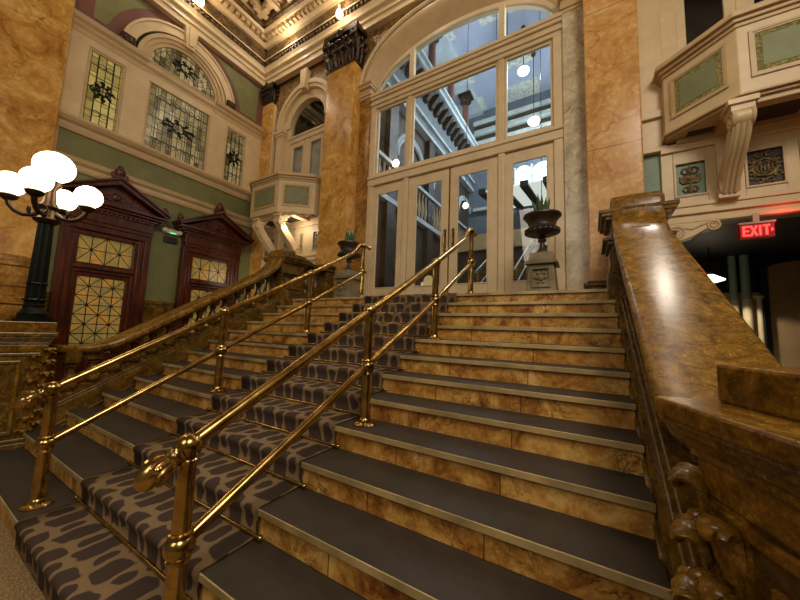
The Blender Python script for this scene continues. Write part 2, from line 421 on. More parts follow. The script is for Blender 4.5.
# ------------------------------------------------------------------ brass handrails
def brass_rail(sx, label):
    X = -1.02 if sx < 0 else .975
    R = thing('brass_handrail', label, 'handrail', (X, yn(12)+.12, zn(12)))
    def post(n, h):
        y, z = yn(n)+(.12 if n == 12 else .16), zn(n)
        p = MB().lathe(X, y, [(.04, z+.02), (.038, z+.34), (.034, z+.36), (.034, z+.48), (.036, z+.5), (.034, z+h-.07), (.045, z+h-.065), (.045, z+h-.05), (.034, z+h-.04), (.034, z+h)], 18).build('post', BRASS, R, True)
        MB().lathe(X, y, [(.09, z+.001), (.09, z+.01), (.075, z+.02), (.05, z+.026), (.045, z+.045), (.036, z+.055)], 24).build('base_flange', BRASS, p, True)
        mz = z+.43+(.05 if n == 0 else 0)
        c = MB().ball((X, y, mz), .06, (1, 1, .92)); c.torus((X, y, mz+.05), .038, .01, 'z'); c.torus((X, y, mz-.05), .038, .01, 'z')
        c.build('collar_ball', BRASS, p, True)
        MB().ball((X, y, z+h), .055).torus((X, y, z+h-.05), .034, .007, 'z').build('top_ball', BRASS, p, True)
        return y, z
    hs = {12: .83, 8: .86, 4: .86, 0: .945}
    P = {n: post(n, h) for n, h in hs.items()}
    y1, z1 = P[12]; y2, z2 = P[4]; y3, z3 = P[0]
    top = [(X, y1, z1+.83), (X, y2, z2+.86), (X, y3-.3, z2+.86+(y3-.3-y2)*.56), (X, y3-.2, z2+.86+(y3-.2-y2)*.6), (X, y3-.12, z3+.93), (X, y3-.05, z3+.945), (X, y3+.14, z3+.945)]
    MB().tube(top, .032, 16).build('top_rail', BRASS, R, True)
    MB().ball((X, y3+.17, z3+.945), .04).build('end_ball', BRASS, R, True)
    MB().tube([(X, y1, z1+.43), (X, y2, z2+.43), (X, y3-.12, z2+.43+(y3-.12-y2)*.555), (X, y3, z3+.48), (X, y3+.1, z3+.48)], .0275, 16).build('middle_rail', BRASS, R, True)
    # curled leaf finial at the foot of the rail
    d = Vector((0, -.86, -.42)).normalized(); c0 = Vector((X, y1, z1+.83))
    pth, rad = [], []
    for t, r_, dz in ((0, .033, 0), (.05, .033, 0), (.055, .043, 0), (.066, .036, 0), (.085, .036, 0), (.1, .046, .001), (.115, .04, 0), (.135, .046, 0), (.165, .051, -.004), (.195, .05, -.012), (.215, .043, -.02), (.23, .034, -.028), (.24, .024, -.034), (.246, .004, -.038)):
        pth.append(c0+d*t*.76+Vector((0, 0, dz))); rad.append(r_)
    f = MB().tube(pth, rad, 16)
    nn = d.cross(Vector((1, 0, 0))).normalized()
    for k in range(7):
        a = 2*PI*k/7
        o = Vector((1, 0, 0))*math.cos(a)+nn*math.sin(a); g = lambda t, r_, dz: c0+d*t*.76+o*r_+Vector((0, 0, dz))
        f.tube([g(.11, .038, 0), g(.14, .044, 0), g(.17, .05, -.005), g(.19, .052, -.012), g(.2, .046, -.015)], [.004, .008, .009, .008, .003], 6)
    for q in (-1, 1): f.ball(c0+d*.14+Vector((q*.036, 0, .012)), .018)
    f.build('finial', BRASS, R, True)
brass_rail(-1, 'brass double handrail along the left edge of the carpet')
brass_rail(1, 'brass double handrail along the right edge of the carpet, nearest the viewer')

# ------------------------------------------------------------------ stone balustrades
BX = 2.9
def top_line():
    return [(1.02, 1.2), (1.12, 1.20), (1.2, 1.197), (1.3, 1.195), (1.42, 1.205), (1.52, 1.232), (1.62, 1.272), (1.74, 1.337), (2.2, 1.617), (3.0, 2.102), (3.6, 2.466), (3.74, 2.56), (3.84, 2.645), (3.91, 2.73), (3.955, 2.82), (3.985, 2.92), (4.005, 3.0), (4.03, 3.05), (4.1, 3.07), (4.3, 3.07)]
def slab(mb, s, secs, line):
    rings = []
    for i, (y, z) in enumerate(line):
        a, b = line[max(i-1, 0)], line[min(i+1, len(line)-1)]
        t = Vector((0, b[0]-a[0], b[1]-a[1])).normalized(); nrm = Vector((0, -t.z, t.y))
        off = 1.15*max(0, 1.68-y)**2 if y < 1.68 else 0
        rings.append([Vector((s*(BX+off)+dx, y, z))+nrm*h for dx, h in secs])
    mb.loft(rings)
CROWN = [(-.21, -.08), (-.222, -.07), (-.226, -.04), (-.222, -.018), (-.208, -.006), (-.19, -.001), (-.1, .004), (0, .006), (.1, .004), (.19, -.001), (.208, -.006), (.222, -.018), (.226, -.04), (.222, -.07), (.21, -.08)]
UNDER = [(-.15, -.115), (-.15, -.075), (.15, -.075), (.15, -.115)]
def balustrade(s, label):
    R = thing('stone_balustrade', label, 'balustrade', (s*BX, 2.6, 0))
    c = MB().prism([(.95, .0), (.95, nose(.95)+.055), (4.02, nose(4.02)+.055), (4.02, 0)], 'x', s*2.69, s*3.14)
    c.build('stringer', BROWN, R)
    b = MB().prism([(.98, nose(.98)+.05), (.98, nose(.98)+.1), (4.02, nose(4.02)+.1), (4.02, nose(4.02)+.05)], 'x', s*2.715, s*3.1)
    b.prism([(.98, nose(.98)+.1), (.98, nose(.98)+.125), (4.02, nose(4.02)+.125), (4.02, nose(4.02)+.1)], 'x', s*2.74, s*3.06)
    b.prism([(.95, nose(.95)-.12), (.95, nose(.95)-.095), (4.02, nose(4.02)-.095), (4.02, nose(4.02)-.12)], 'x', s*2.675, s*2.7)
    b.build('bottom_rail', BROWN, R, bevel=.008)
    m = MB(); slab(m, s, CROWN, top_line()); m.build('handrail', BURL, R, True)
    m = MB(); slab(m, s, UNDER, top_line()[:-2]); m.build('rail_moulding', BROWN, R, bevel=.01)
    tl = top_line()
    def rail_z(y):
        for (a, b), (c_, d) in zip(tl, tl[1:]):
            if a <= y <= c_: return b+(d-b)*(y-a)/(c_-a)
        return tl[-1][1]
    for k in range(14):
        y = 1.28+.2*k; z0 = nose(y)+.05; z1 = rail_z(y)-.12; h = z1-z0; hw = .085
        prof = [(.055, .17), (.04, .2), (.052, .23), (.078, .3), (.084, .36), (.074, .44), (.05, .56), (.036, .68), (.036, .74), (.055, .76), (.055, .79), (.04, .81), (.062, .86)]
        m = MB().lathe(s*BX, y, [(r_*1.05, z0+h*q) for r_, q in prof], 16)
        m.box(s*BX-hw, s*BX+hw, y-.075, y+.075, z0-.03, z0+h*.17); m.box(s*BX-.075, s*BX+.075, y-.07, y+.07, z0+h*.86, z1+.06)
        m.build('baluster', BROWN, R, True)
    # upper newel
    n = MB().box(s*2.67, s*3.13, 4.0, 4.56, 1.7, 2.9)
    n.box(s*2.63, s*3.17, 3.97, 4.6, 1.9, 2.2); n.box(s*2.65, s*3.15, 3.985, 4.58, 2.2, 2.24)
    nn = n.build('newel', BROWN, R, bevel=.012)
    cp = MB()
    for (o, z0, z1) in ((.04, 2.52, 2.56), (.08, 2.56, 2.6), (.05, 2.79, 2.83), (.09, 2.83, 2.87), (.11, 2.87, 2.91), (.0, 2.91, 3.0)): cp.box(s*(2.67-o), s*(3.13+o), 4.0-o*.3, 4.56+o, z0, z1)
    cp.build('newel_cap', BROWN, nn, bevel=.006)
    MB().box(s*2.655, s*2.672, 4.1, 4.46, 2.28, 2.48).build('newel_panel', BURL, nn, bevel=.006)
    # short level run back to the big pilaster
    ln = [(4.56, 3.0), (4.68, 2.97), (4.8, 2.92), (4.95, 2.9), (5.45, 2.9)]
    m = MB(); slab(m, s, CROWN, ln); m.build('handrail', BROWN, R, True)
    for k in range(3):
        y = 4.72+.19*k; z0, z1 = 2.2, 2.82; h = z1-z0
        m = MB().lathe(s*BX, y, [(r_, z0+h*q) for r_, q in ((.055, .12), (.04, .16), (.075, .3), (.08, .38), (.05, .56), (.035, .7), (.055, .78), (.04, .82), (.06, .88))], 16)
        m.box(s*BX-.075, s*BX+.075, y-.07, y+.07, z0-.02, z0+h*.13); m.box(s*BX-.07, s*BX+.07, y-.07, y+.07, z0+h*.87, z1)
        m.build('baluster', BROWN, R, True)
    MB().box(s*2.72, s*3.1, 4.56, 5.5, 2.08, 2.2).build('bottom_rail', BROWN, R, bevel=.01)
    m = MB().box(s*2.72, s*3.1, 5.24, 5.51, 2.2, 2.92); m.box(s*2.68, s*3.14, 5.2, 5.515, 2.92, 2.99); m.build('end_post', BROWN, R, bevel=.01)
balustrade(-1, 'brown marble balustrade climbing the left side of the stairs')
balustrade(1, 'brown marble balustrade with broad glossy rail right beside the viewer')

# flared pedestals at the foot
def pedestal(s, label):
    A, fl = (Vector((-2.63, 1.08, 0)), math.radians(12)) if s < 0 else (Vector((2.6, 1.12, 0)), math.radians(20))
    d = Vector((s*math.sin(fl), -math.cos(fl), 0)); w = Vector((s*math.cos(fl), math.sin(fl), 0))
    M = Matrix(((d.x, w.x, 0, A.x), (d.y, w.y, 0, A.y), (0, 0, 1, 0), (0, 0, 0, 1)))   # local u along the stair face, v outwards
    R = thing('stone_pedestal', label, 'pedestal', (A+d*.38+w*.36).to_tuple())
    L, W = .76, .74
    MB().box(.07, L-.07, .07, W, .0, 1.24).build('shaft', BROWN, R, M=M, bevel=.008)
    m = MB()
    for o, z0, z1 in ((.0, 1.315, 1.36), (.012, 1.3, 1.315), (.025, 1.28, 1.3), (.04, 1.255, 1.28), (.05, 1.23, 1.255), (.06, 1.15, 1.23)): m.box(o, L-o, o, W+.04-o, z0, z1)
    m.build('cap', BURL, R, M=M, bevel=.012)
    m = MB()
    for o, z0, z1 in ((-.03, 0, .16), (-.01, .16, .22), (.02, .22, .26)): m.box(o, L-o, o, W+.02-o, z0, z1)
    m.build('base', BROWN, R, M=M, bevel=.012)
    m = MB()
    for b_ in ((.24, .62, .055, .07, 1.03, 1.06), (.24, .62, .055, .07, .3, .335), (.24, .27, .055, .07, .3, 1.06), (.59, .62, .055, .07, .3, 1.06)): m.box(*b_)
    m.box(.06, .7, .055, .07, 1.11, 1.14)
    m.build('panel_moulding', BURL, R, M=M, bevel=.006)
    # carved acanthus console down the corner next to the stairs
    m = MB()
    def curl(o, dr, r_, w, lean=0):
        """an acanthus leaf rising, rolling outwards along dr and curling under"""
        D = Vector(dr).normalized(); S_ = Vector((-D.y, D.x, 0)); pth, wd = [], []
        for i in range(13):
            t = i/12
            if t < .45: q = Vector(o)+D*(.012+.03*t)+Vector((0, 0, .1*(t/.45)-.06))
            else:
                a = PI-(t-.45)/.55*3.9; rr = r_*(1-.45*(t-.45)/.55); q = Vector(o)+D*(.026+r_+rr*math.cos(a))+Vector((0, 0, .04+rr*math.sin(a)))
            pth.append(q+S_*lean*t); wd.append(w*(.55+.6*math.sin(PI*min(1, t*1.1)**.8))*(1-.45*t*t)+.002)
        m.leaf(pth, wd, S_, .013, 12)
        for q_ in (-1, 1):
            m.leaf([v+S_*q_*w*(.35+.75*(k/8)) for k, v in enumerate(pth[2:11])], [x*.42 for x in wd[2:11]], S_, .012, 8)
    for k in range(7):
        z = 1.12-.13*k; g = 1.15+.06*k
        curl((.085, .085, z), (-.6, -.8, 0), .028*g, .042*g)
        curl((.14, .075, z-.06), (.1, -1, 0), .022*g, .034*g, .01)
        curl((.07, .15, z-.05), (-1, .1, 0), .024*g, .036*g, -.01)
        m.ball((.1, .1, z-.02), .05, (1, 1, 1.5), 14, 10)
    m.box(.065, .19, .06, .09, .2, 1.15); m.box(.06, .09, .06, .2, .2, 1.15)
    m.build('acanthus_console', BURL, R, True, M=M)
    m = MB().box(*((.02, .46, .14, .66) if s < 0 else (.03, L-.14, .13, W-.06)), 1.36, 1.475 if s < 0 else 1.455); m.build('plinth', BURL, R, M=M, bevel=.008)
    c = M @ Vector((.03+(L-.17)/2, .11+(W-.17)/2, 1.475))
    return c
pedestal(-1, 'brown marble pedestal under the lamp at the foot of the left balustrade')
pc = pedestal(1, 'brown marble pedestal with carved acanthus at the right foot of the stairs')

# ------------------------------------------------------------------ lamp standard
def lamp():
    cx, cy, z0 = -3.05, .94, 1.475
    R = thing('lamp_standard', 'dark iron lamp standard with five lit white globes on left pedestal', 'lamp', (cx, cy, z0))
    b = MB()
    for h, a, c in ((.17, 0, .03), (.14, .03, .06)): b.box(cx-h, cx+h, cy-h, cy+h, z0+a, z0+c)
    b.lathe(cx, cy, [(.12, z0+.06), (.125, z0+.09), (.1, z0+.12), (.085, z0+.15), (.095, z0+.18), (.08, z0+.2)], 20)
    b.build('base', IRON, R, True)
    c = MB()
    seg = 24; rings = []
    for r_, z in ((.082, z0+.2), (.078, z0+.45), (.072, z0+.8), (.066, z0+1.12)):
        rings.append([Vector((cx+(r_*(1 if k % 2 else .86))*math.cos(2*PI*k/seg), cy+(r_*(1 if k % 2 else .86))*math.sin(2*PI*k/seg), z)) for k in range(seg)])
    c.loft(rings); c.torus((cx, cy, z0+.42), .08, .012, 'z'); c.torus((cx, cy, z0+.24), .09, .014, 'z')
    c.build('column', IRON, R, True)
    k = MB().lathe(cx, cy, [(.07, z0+1.1), (.11, z0+1.13), (.12, z0+1.15), (.085, z0+1.18), (.07, z0+1.26), (.095, z0+1.3), (.06, z0+1.36), (.045, z0+1.5), (.06, z0+1.53), (.085, z0+1.57), (.09, z0+1.6)], 20)
    k.build('capital', BRONZE, R, True)
    top = MB().ball((cx, cy, z0+1.78), .185, (1, 1, .92), 28, 18).build('globe', GLOBE, R, True)
    for a in range(4):
        an = a*PI/2+PI/3; dx, dy = math.cos(an), math.sin(an)
        pth = [(cx+dx*q, cy+dy*q, z0+z) for q, z in ((.05, 1.24), (.12, 1.19), (.2, 1.18), (.27, 1.21), (.32, 1.27), (.335, 1.33))]
        ar = MB().tube(pth, [.03, .026, .024, .024, .026, .03], 10)
        ar.lathe(cx+dx*.335, cy+dy*.335, [(.03, z0+1.31), (.07, z0+1.34), (.085, z0+1.37), (.06, z0+1.385)], 16)
        ar.torus((cx+dx*.16, cy+dy*.16, z0+1.24), .045, .012, 'x' if a % 2 else 'y')
        A = ar.build('arm', BRONZE, R, True)
        MB().ball((cx+dx*.335, cy+dy*.335, z0+1.5), .135, (1, 1, .95), 24, 16).build('globe', GLOBE, A, True)
    R.scale = (1, 1, 1.045)
    return R
LAMP = lamp()
# ------------------------------------------------------------------ left wall
WX = -6.5
tag(MB().box(WX-.25, WX, -4, 6.2, 0, 12).build('wall_left', GREEN), kind='structure')
def yprof(mb, poly, y0, y1):           # poly of (d, z): d = distance out of the left wall
    return mb.prism([(WX+d, z) for d, z in poly], 'y', y0, y1)
LY0, LY1 = 1.40, 5.9
tag(yprof(MB(), [(0, 4.53), (.03, 4.53), (.05, 4.58), (.05, 4.66), (.1, 4.71), (.12, 4.79), (0, 4.79)], LY0, LY1).build('trim_1', CREAM2), kind='structure')
tag(yprof(MB(), [(0, 5.32), (.04, 5.32), (.06, 5.4), (.06, 5.46), (.12, 5.5), (.16, 5.56), (.16, 5.61), (0, 5.61)], LY0, LY1).build('trim_2', CREAM2), kind='structure')
m = MB().box(WX, WX+.03, LY0, LY0+.1, 4.79, 5.32); m.box(WX, WX+.03, 5.75, LY1, 4.79, 5.32)
tag(m.build('trim_3', CREAM2), kind='structure')
# window zone
m = MB()
for a, b in ((LY0, 1.74), (2.36, 2.8), (4.23, 4.68), (5.3, LY1)): m.box(WX, WX+.088, a, b, 5.61, 7.3)
m.box(WX, WX+.09, LY0, LY1, 7.24, 7.42)
tag(m.build('trim_4', CREAM, bevel=.01), kind='structure')
m = MB()
LED = [(0, 7.4), (.1, 7.4), (.1, 7.5), (.14, 7.55), (.14, 7.6), (.2, 7.65), (.22, 7.74), (0, 7.74)]
yprof(m, LED, LY0, 2.72); yprof(m, LED, 4.3, LY1)
yprof(m, [(0, 7.4), (.08, 7.4), (.08, 7.5), (.12, 7.56), (.12, 7.66), (.14, 7.72), (0, 7.72)], 2.72, 4.3)
tag(m.build('trim_5', CREAM2), kind='structure')
def emblem(mb, x, y, z, sy, sz):
    mb.torus((x, y, z), .5*min(sy, sz), .016, 'x', 16, 6)
    for k in range(8):
        a = 2*PI*k/8+.2; ry, rz = sy*math.cos(a), sz*math.sin(a)
        mb.tube([(x, y+ry*.3, z+rz*.3), (x, y+ry*.75+.03*math.sin(a), z+rz*.75), (x, y+ry*.95, z+rz*.95-.03)], [.03, .026, .006], 6)
        mb.ball((x, y+ry*.72, z+rz*.72), .036, (.4, 1, 1), 8, 6)
    for q in (-1, 1):
        mb.torus((x, y+q*sy*.62, z-.02), .3*sz, .014, 'x', 14, 6, 0, 1.6*PI)
def art_window(n, y0, y1, z0, z1, mat, label, em):
    R = thing('window_%d' % n, label, 'window', (WX, (y0+y1)/2, z0), kind='structure')
    f = MB(); w = .045
    for b_ in ((y0-.005, y0+w, z0-.005, z1+.005), (y1-w, y1+.005, z0-.005, z1+.005), (y0+w, y1-w, z0-.005, z0+w), (y0+w, y1-w, z1-w, z1+.005)): f.box(WX, WX+.07, *b_)
    f.build('frame', CREAM2, R, bevel=.008)
    g = MB().box(WX, WX+.025, y0+w, y1-w, z0+w, z1-w).build('stained_glass', mat, R)
    l = MB()
    nv = max(2, round((y1-y0)/.17)); nh = max(3, round((z1-z0)/.26))
    for i in range(1, nv): y = y0+w+(y1-y0-2*w)*i/nv; l.box(WX+.024, WX+.034, y-.006, y+.006, z0+w, z1-w)
    for i in range(1, nh): z = z0+w+(z1-z0-2*w)*i/nh; l.box(WX+.024, WX+.034, y0+w, y1-w, z-.006, z+.006)
    for i in range(0, nv):
        y = y0+w+(y1-y0-2*w)*(i+.5)/nv
        if 0 < i < nv-1:
            for z in (z0+.28, z1-.28): l.torus((WX+.03, y, z), .06, .007, 'x', 12, 5)
    l.build('lead_lines', BLACK, g)
    e = MB(); emblem(e, WX+.032, (y0+y1)/2, (z0+z1)/2, *em); e.build('emblem', IRON, g, True)
art_window(1, 1.74, 2.36, 5.62, 7.24, ART1, 'narrow yellow leaded window nearest the lamp, left of the arch', (.2, .26))
art_window(2, 2.8, 4.23, 5.62, 7.3, ART2, 'wide leaded window with dark emblem under the arched fanlight', (.44, .26))
art_window(3, 4.68, 5.3, 5.62, 7.24, ART2, 'narrow grey-green leaded window nearest the corner', (.2, .26))
# arched fanlight on the left wall
AC, AZ = 3.52, 7.72
def arcband(mb, r0, r1, d0, d1, a0=0, a1=PI, seg=40, cy=AC, cz=AZ):
    for k in range(seg):
        t0, t1 = a0+(a1-a0)*k/seg, a0+(a1-a0)*(k+1)/seg
        q = [(cy+r*math.cos(t), cz+r*math.sin(t)) for r, t in ((r0, t0), (r1, t0), (r1, t1), (r0, t1))]
        mb.prism(q, 'x', WX+d0, WX+d1)
    return mb
R = thing('window_4', 'arched leaded fanlight with dark emblem high on the left wall', 'window', (WX, AC, AZ), kind='structure')
g = MB().prism([(AC+.8*math.cos(PI*k/32), AZ+.01+.8*math.sin(PI*k/32)) for k in range(33)], 'x', WX, WX+.025).build('stained_glass', ART2, R)
l = MB()
for r_ in (.28, .54, .7): arcband(l, r_-.006, r_+.006, .024, .034)
for k in range(1, 14):
    a = PI*k/14; l.tube([(WX+.03, AC+.28*math.cos(a), AZ+.28*math.sin(a)), (WX+.03, AC+.8*math.cos(a), AZ+.8*math.sin(a))], .006, 5)
l.build('lead_lines', BLACK, g)
e = MB(); emblem(e, WX+.032, AC, AZ+.4, .34, .22); e.build('emblem', IRON, g, True)
f = MB(); arcband(f, .78, .86, 0, .07); arcband(f, .86, .95, 0, .1); arcband(f, .95, 1.03, 0, .13)
f.build('frame', CREAM2, R)
m = MB(); arcband(m, 1.09, 1.32, 0, .1); arcband(m, 1.28, 1.33, .1, .13); m.build('archivolt', CREAM, R)
m = MB(); arcband(m, 1.03, 1.09, 0, .03); m.build('arch_groove', BLACK, R)
m = MB().prism([(AC-.1, 8.62), (AC+.1, 8.62), (AC+.16, 9.2), (AC-.16, 9.2)], 'x', WX, WX+.2)
m.prism([(AC-.05, 8.68), (AC+.05, 8.68), (AC+.08, 9.2), (AC-.08, 9.2)], 'x', WX+.2, WX+.24); m.build('keystone', CREAM, R, bevel=.01)
for q in (-1, 1):
    MB().box(WX, WX+.17, AC+q*1.2-.12, AC+q*1.2+.12, 7.74, 7.98).ball((WX+.17, AC+q*1.2, 7.86), .08, (.4, 1, 1)).build('arch_stop', BRONZE, R, bevel=.01)
def spandrel(name, mat, off, zlo, zhi, ya, yb, rr):
    m = MB(); N = 60
    for i in range(N):
        y0, y1 = ya+(yb-ya)*i/N, ya+(yb-ya)*(i+1)/N
        def lo(y):
            d = abs(y-AC); return max(zlo, AZ+math.sqrt(rr*rr-d*d)) if d < rr else zlo
        a, b = lo(y0), lo(y1)
        if a >= zhi and b >= zhi: continue
        a, b = min(a, zhi-.001), min(b, zhi-.001)
        m.prism([(y0, a), (y1, b), (y1, zhi), (y0, zhi)], 'x', WX, WX+off)
    tag(m.build(name, mat), kind='structure')
spandrel('trim_6', PURPLE, .012, 7.74, 9.3, LY0+.1, 5.82, 1.32)
spandrel('trim_7', GREEN, .018, 7.95, 9.08, LY0+.35, 5.58, 1.55)
# dado
m = MB()
for a_, b_ in ((LY0, 1.7), (3.17, 3.84), (5.36, LY1)): m.box(WX, WX+.03, a_, b_, 0, 1.95); m.box(WX, WX+.05, a_, b_, 1.95, 2.03)
tag(m.build('baseboard_left', BROWN, bevel=.01), kind='structure')
# mahogany doors with leaded panes and pediments
def lattice(mb, x, y0, y1, z0, z1, ny, nz):
    w = .007
    for i in range(2*ny+1):
        y = y0+(y1-y0)*i/(2*ny); mb.box(x, x+.008, y-w, y+w, z0, z1)
    for i in range(2*nz+1):
        z = z0+(z1-z0)*i/(2*nz); mb.box(x, x+.008, y0, y1, z-w, z+w)
    for i in range(ny):
        for j in range(nz):
            cy, cz = y0+(y1-y0)*(i+.5)/ny, z0+(z1-z0)*(j+.5)/nz; hy, hz = (y1-y0)/ny/2, (z1-z0)/nz/2
            for q in (-1, 1): mb.tube([(x+.004, cy-hy, cz-q*hz), (x+.004, cy+hy, cz+q*hz)], .007, 4)
            mb.ball((x+.006, cy, cz), .032, (.4, 1, 1), 10, 6)
def pediment_door(n, c, hw, label):
    X0 = WX
    R = thing('door_%d' % n, label, 'door', (WX, c, 0), kind='structure')
    f = MB()
    for q in (-1, 1):
        for o, d in ((0, .2), (.1, .16), (.17, .12)):
            f.box(X0, X0+d, c+q*(hw-o), c+q*(hw-o-.11), 0, 3.48)
    f.box(X0, X0+.2, c-hw, c+hw, 3.36, 3.48); f.box(X0, X0+.14, c-hw+.1, c+hw-.1, 3.27, 3.36)
    f.build('frame', MAHOG, R, bevel=.012)
    gw = hw-.27
    tr = MB(); tr.box(X0, X0+.12, c-gw-.02, c+gw+.02, 2.5, 2.7); tr.box(X0, X0+.17, c-gw-.03, c+gw+.03, 2.57, 2.63); tr.build('transom', MAHOG, R, bevel=.01)
    lf = MB()
    for q in (-1, 1): lf.box(X0+.01, X0+.08, c+q*(gw+.03), c+q*(gw-.07), 0, 2.5)
    lf.box(X0+.01, X0+.08, c-gw, c+gw, 2.42, 2.5); lf.box(X0+.01, X0+.08, c-gw, c+gw, 0, .85)
    lf.build('door_leaf', MAHOG, R, bevel=.01)
    g = MB().box(X0, X0+.04, c-gw, c+gw, .85, 2.43).build('glass', DOORGL, R)
    l = MB(); lattice(l, X0+.04, c-gw+.07, c+gw-.07, .85, 2.42, 2, 4); l.build('lead_lattice', BLACK, g)
    g = MB().box(X0, X0+.04, c-gw, c+gw, 2.7, 3.27).build('transom_glass', DOORGL, R)
    l = MB(); lattice(l, X0+.04, c-gw, c+gw, 2.7, 3.27, 2, 1); l.build('lead_lattice', BLACK, g)
    p = MB()
    for o, d, z0, z1 in ((-.02, .22, 3.48, 3.56), (.0, .24, 3.56, 3.8), (.06, .3, 3.8, 3.86), (.14, .36, 3.86, 3.91), (.2, .42, 3.91, 3.96)): p.box(X0, X0+d, c-hw-o, c+hw+o, z0, z1)
    e = hw+.2
    p.prism([(c-e+.1, 3.96), (c+e-.1, 3.96), (c, 4.42)], 'x', X0, X0+.27)
    for q in (-1, 1):
        p.prism([(c+q*e, 3.96), (c+q*(e+.03), 4.0), (c, 4.53), (c, 4.42)], 'x', X0, X0+.42)
        p.prism([(c+q*(e+.03), 4.0), (c+q*(e+.06), 4.04), (c, 4.58), (c, 4.53)], 'x', X0, X0+.46)
    k = 9
    for i in range(k*2):
        y = c-hw+(2*hw)*(i+.5)/(k*2); p.box(X0, X0+.29, y-.025, y+.025, 3.75, 3.8)
    p.build('pediment', MAHOG, R, bevel=.008)
    o = MB()
    for y, z, s_ in ((c, 4.56, 1.0), (c-e+.02, 4.02, .75), (c+e-.02, 4.02, .75)):
        o.box(X0+.16, X0+.4, y-.1*s_, y+.1*s_, z-.02, z+.05*s_)
        o.ball((X0+.28, y, z+.15*s_), .11*s_, (.8, .9, 1.1)); o.ball((X0+.28, y, z+.27*s_), .05*s_)
        for q in (-1, 1): o.torus((X0+.3, y+q*.09*s_, z+.08*s_), .05*s_, .018*s_, 'x', 12, 6)
    for q in (-1, 1):
        for i in range(3): o.torus((X0+.275, c+q*(.12+.17*i), 4.13-.03*i), .06-.012*i, .015, 'x', 12, 6)
    o.ball((X0+.275, c, 4.16), .08, (.4, 1, 1))
    o.build('carving', MAHOG, R, True)
pediment_door(1, 2.43, .73, 'mahogany pedimented door with leaded panes behind the lamp')
pediment_door(2, 4.6, .75, 'mahogany pedimented door with leaded panes near the corner')

# emergency light between the doors
R = thing('emergency_light', 'white emergency light with green indicator on green wall between mahogany doors', 'emergency light', (WX, 3.6, 3.66))
MB().box(WX, WX+.09, 3.42, 3.8, 3.72, 3.84).build('housing', WHITEP, R, bevel=.02)
for y in (3.44, 3.78): MB().ball((WX+.1, y, 3.79), .062, (1, 1, 1)).build('lamp_head', WHITEP, R, True)
MB().box(WX+.085, WX+.095, 3.57, 3.68, 3.73, 3.755).build('indicator', GREENL, R)
MB().box(WX, WX+.05, 3.46, 3.76, 3.5, 3.66).build('dark_plate', BLACK, R, bevel=.006)

# giant marble pilaster on the left wall
R = thing('marble_pilaster', 'huge golden marble pilaster on the left wall behind the lamp', 'pilaster', (-6.35, .4, 0))
MB().box(WX, -6.2, -.8, 1.42, 2.6, 12).build('shaft', GOLD, R, bevel=.02)
m = MB()
for o, z0, z1 in ((.03, 2.5, 2.6), (.07, 2.42, 2.5), (.04, 2.34, 2.42), (.12, 2.22, 2.34), (.16, 2.05, 2.22), (.12, .3, 1.75), (.17, 1.75, 1.88), (.14, 1.88, 2.05), (.18, 0, .3)): m.box(WX, -6.2+o, -.8-o, 1.42+o*.35, z0, z1)
m.build('base', GOLDD, R, bevel=.015)

# ------------------------------------------------------------------ back wall with the entrance screen
BY = 5.85
se = lambda x, a, b, e, z: z+b*max(0, 1-abs(x/a)**e)**(1/e)
xs = [-2.5+5.0*i/80 for i in range(81)]
outer = lambda x: se(x, 2.5, 1.75, 2.5, 7.32)
m = MB()
m.strip(xs, outer, lambda x: 12.0, BY, BY+.35)
for s in (-1, 1):
    m.box(s*2.5, s*3.16, BY, BY+.35, 0, 12)
    m.box(s*3.45, s*6.75, BY+.1, BY+.35, 8.95, 12)
tag(m.build('wall_back', GILT), kind='structure')
# imposts, and jambs of one marble with shade and light put into their colours
for s, mt, nm in ((-1, GOLDD, 'marble jamb left of the entrance screen, in shaded golden tone'), (1, GREYM, 'veined marble jamb right of the entrance screen, in lit grey tone')):
    R = thing('door_jamb', nm, 'jamb', (s*2.3, BY, Z0))
    MB().box(s*2.13, s*2.5, BY-.03, BY+.25, Z0, 7.32).build('marble_slab', mt, R, bevel=.01)
    m = MB()
    for o, z0, z1 in ((.02, 7.3, 7.36), (.05, 7.36, 7.46), (.03, 7.46, 7.54), (.09, 7.54, 7.62), (.12, 7.62, 7.68)): m.box(s*(2.13-o*.6), s*2.52, BY-.03-o, BY+.25, z0, z1)
    m.build('impost', CREAM2, R, bevel=.008)
# archivolt: lofted bands from the outer to the inner arch
def arch_pts(a, b, e, z, n=72):
    out = []
    for i in range(n+1):
        t = PI-PI*i/n; c, s_ = math.cos(t), math.sin(t)
        x = a*math.copysign(abs(c)**(2/e), c); out.append((x, z+b*abs(s_)**(2/e)))
    return out
R = thing('entrance_arch', 'deep cream moulded arch over the entrance screen', 'arch', (0, BY, 7.32), kind='structure')
def arch_loft(name, secs, mat):
    rings = []
    A = [arch_pts(a, b, e, 7.32) for a, b, e, y in secs]
    for i in range(73): rings.append([Vector((A[k][i][0], secs[k][3], A[k][i][1])) for k in range(len(secs))])
    MB().loft(rings).build(name, mat, R, True)
arch_loft('outer_roll', [(2.56, 1.82, 2.5, BY+.02), (2.56, 1.82, 2.5, BY-.06), (2.5, 1.76, 2.5, BY-.08), (2.46, 1.72, 2.5, BY-.05), (2.46, 1.72, 2.5, BY+.02)], CREAM)
arch_loft('groove', [(2.47, 1.73, 2.5, BY+.0), (2.42, 1.66, 2.5, BY-.0), (2.42, 1.66, 2.5, BY+.1), (2.47, 1.73, 2.5, BY+.1)], BLACK)
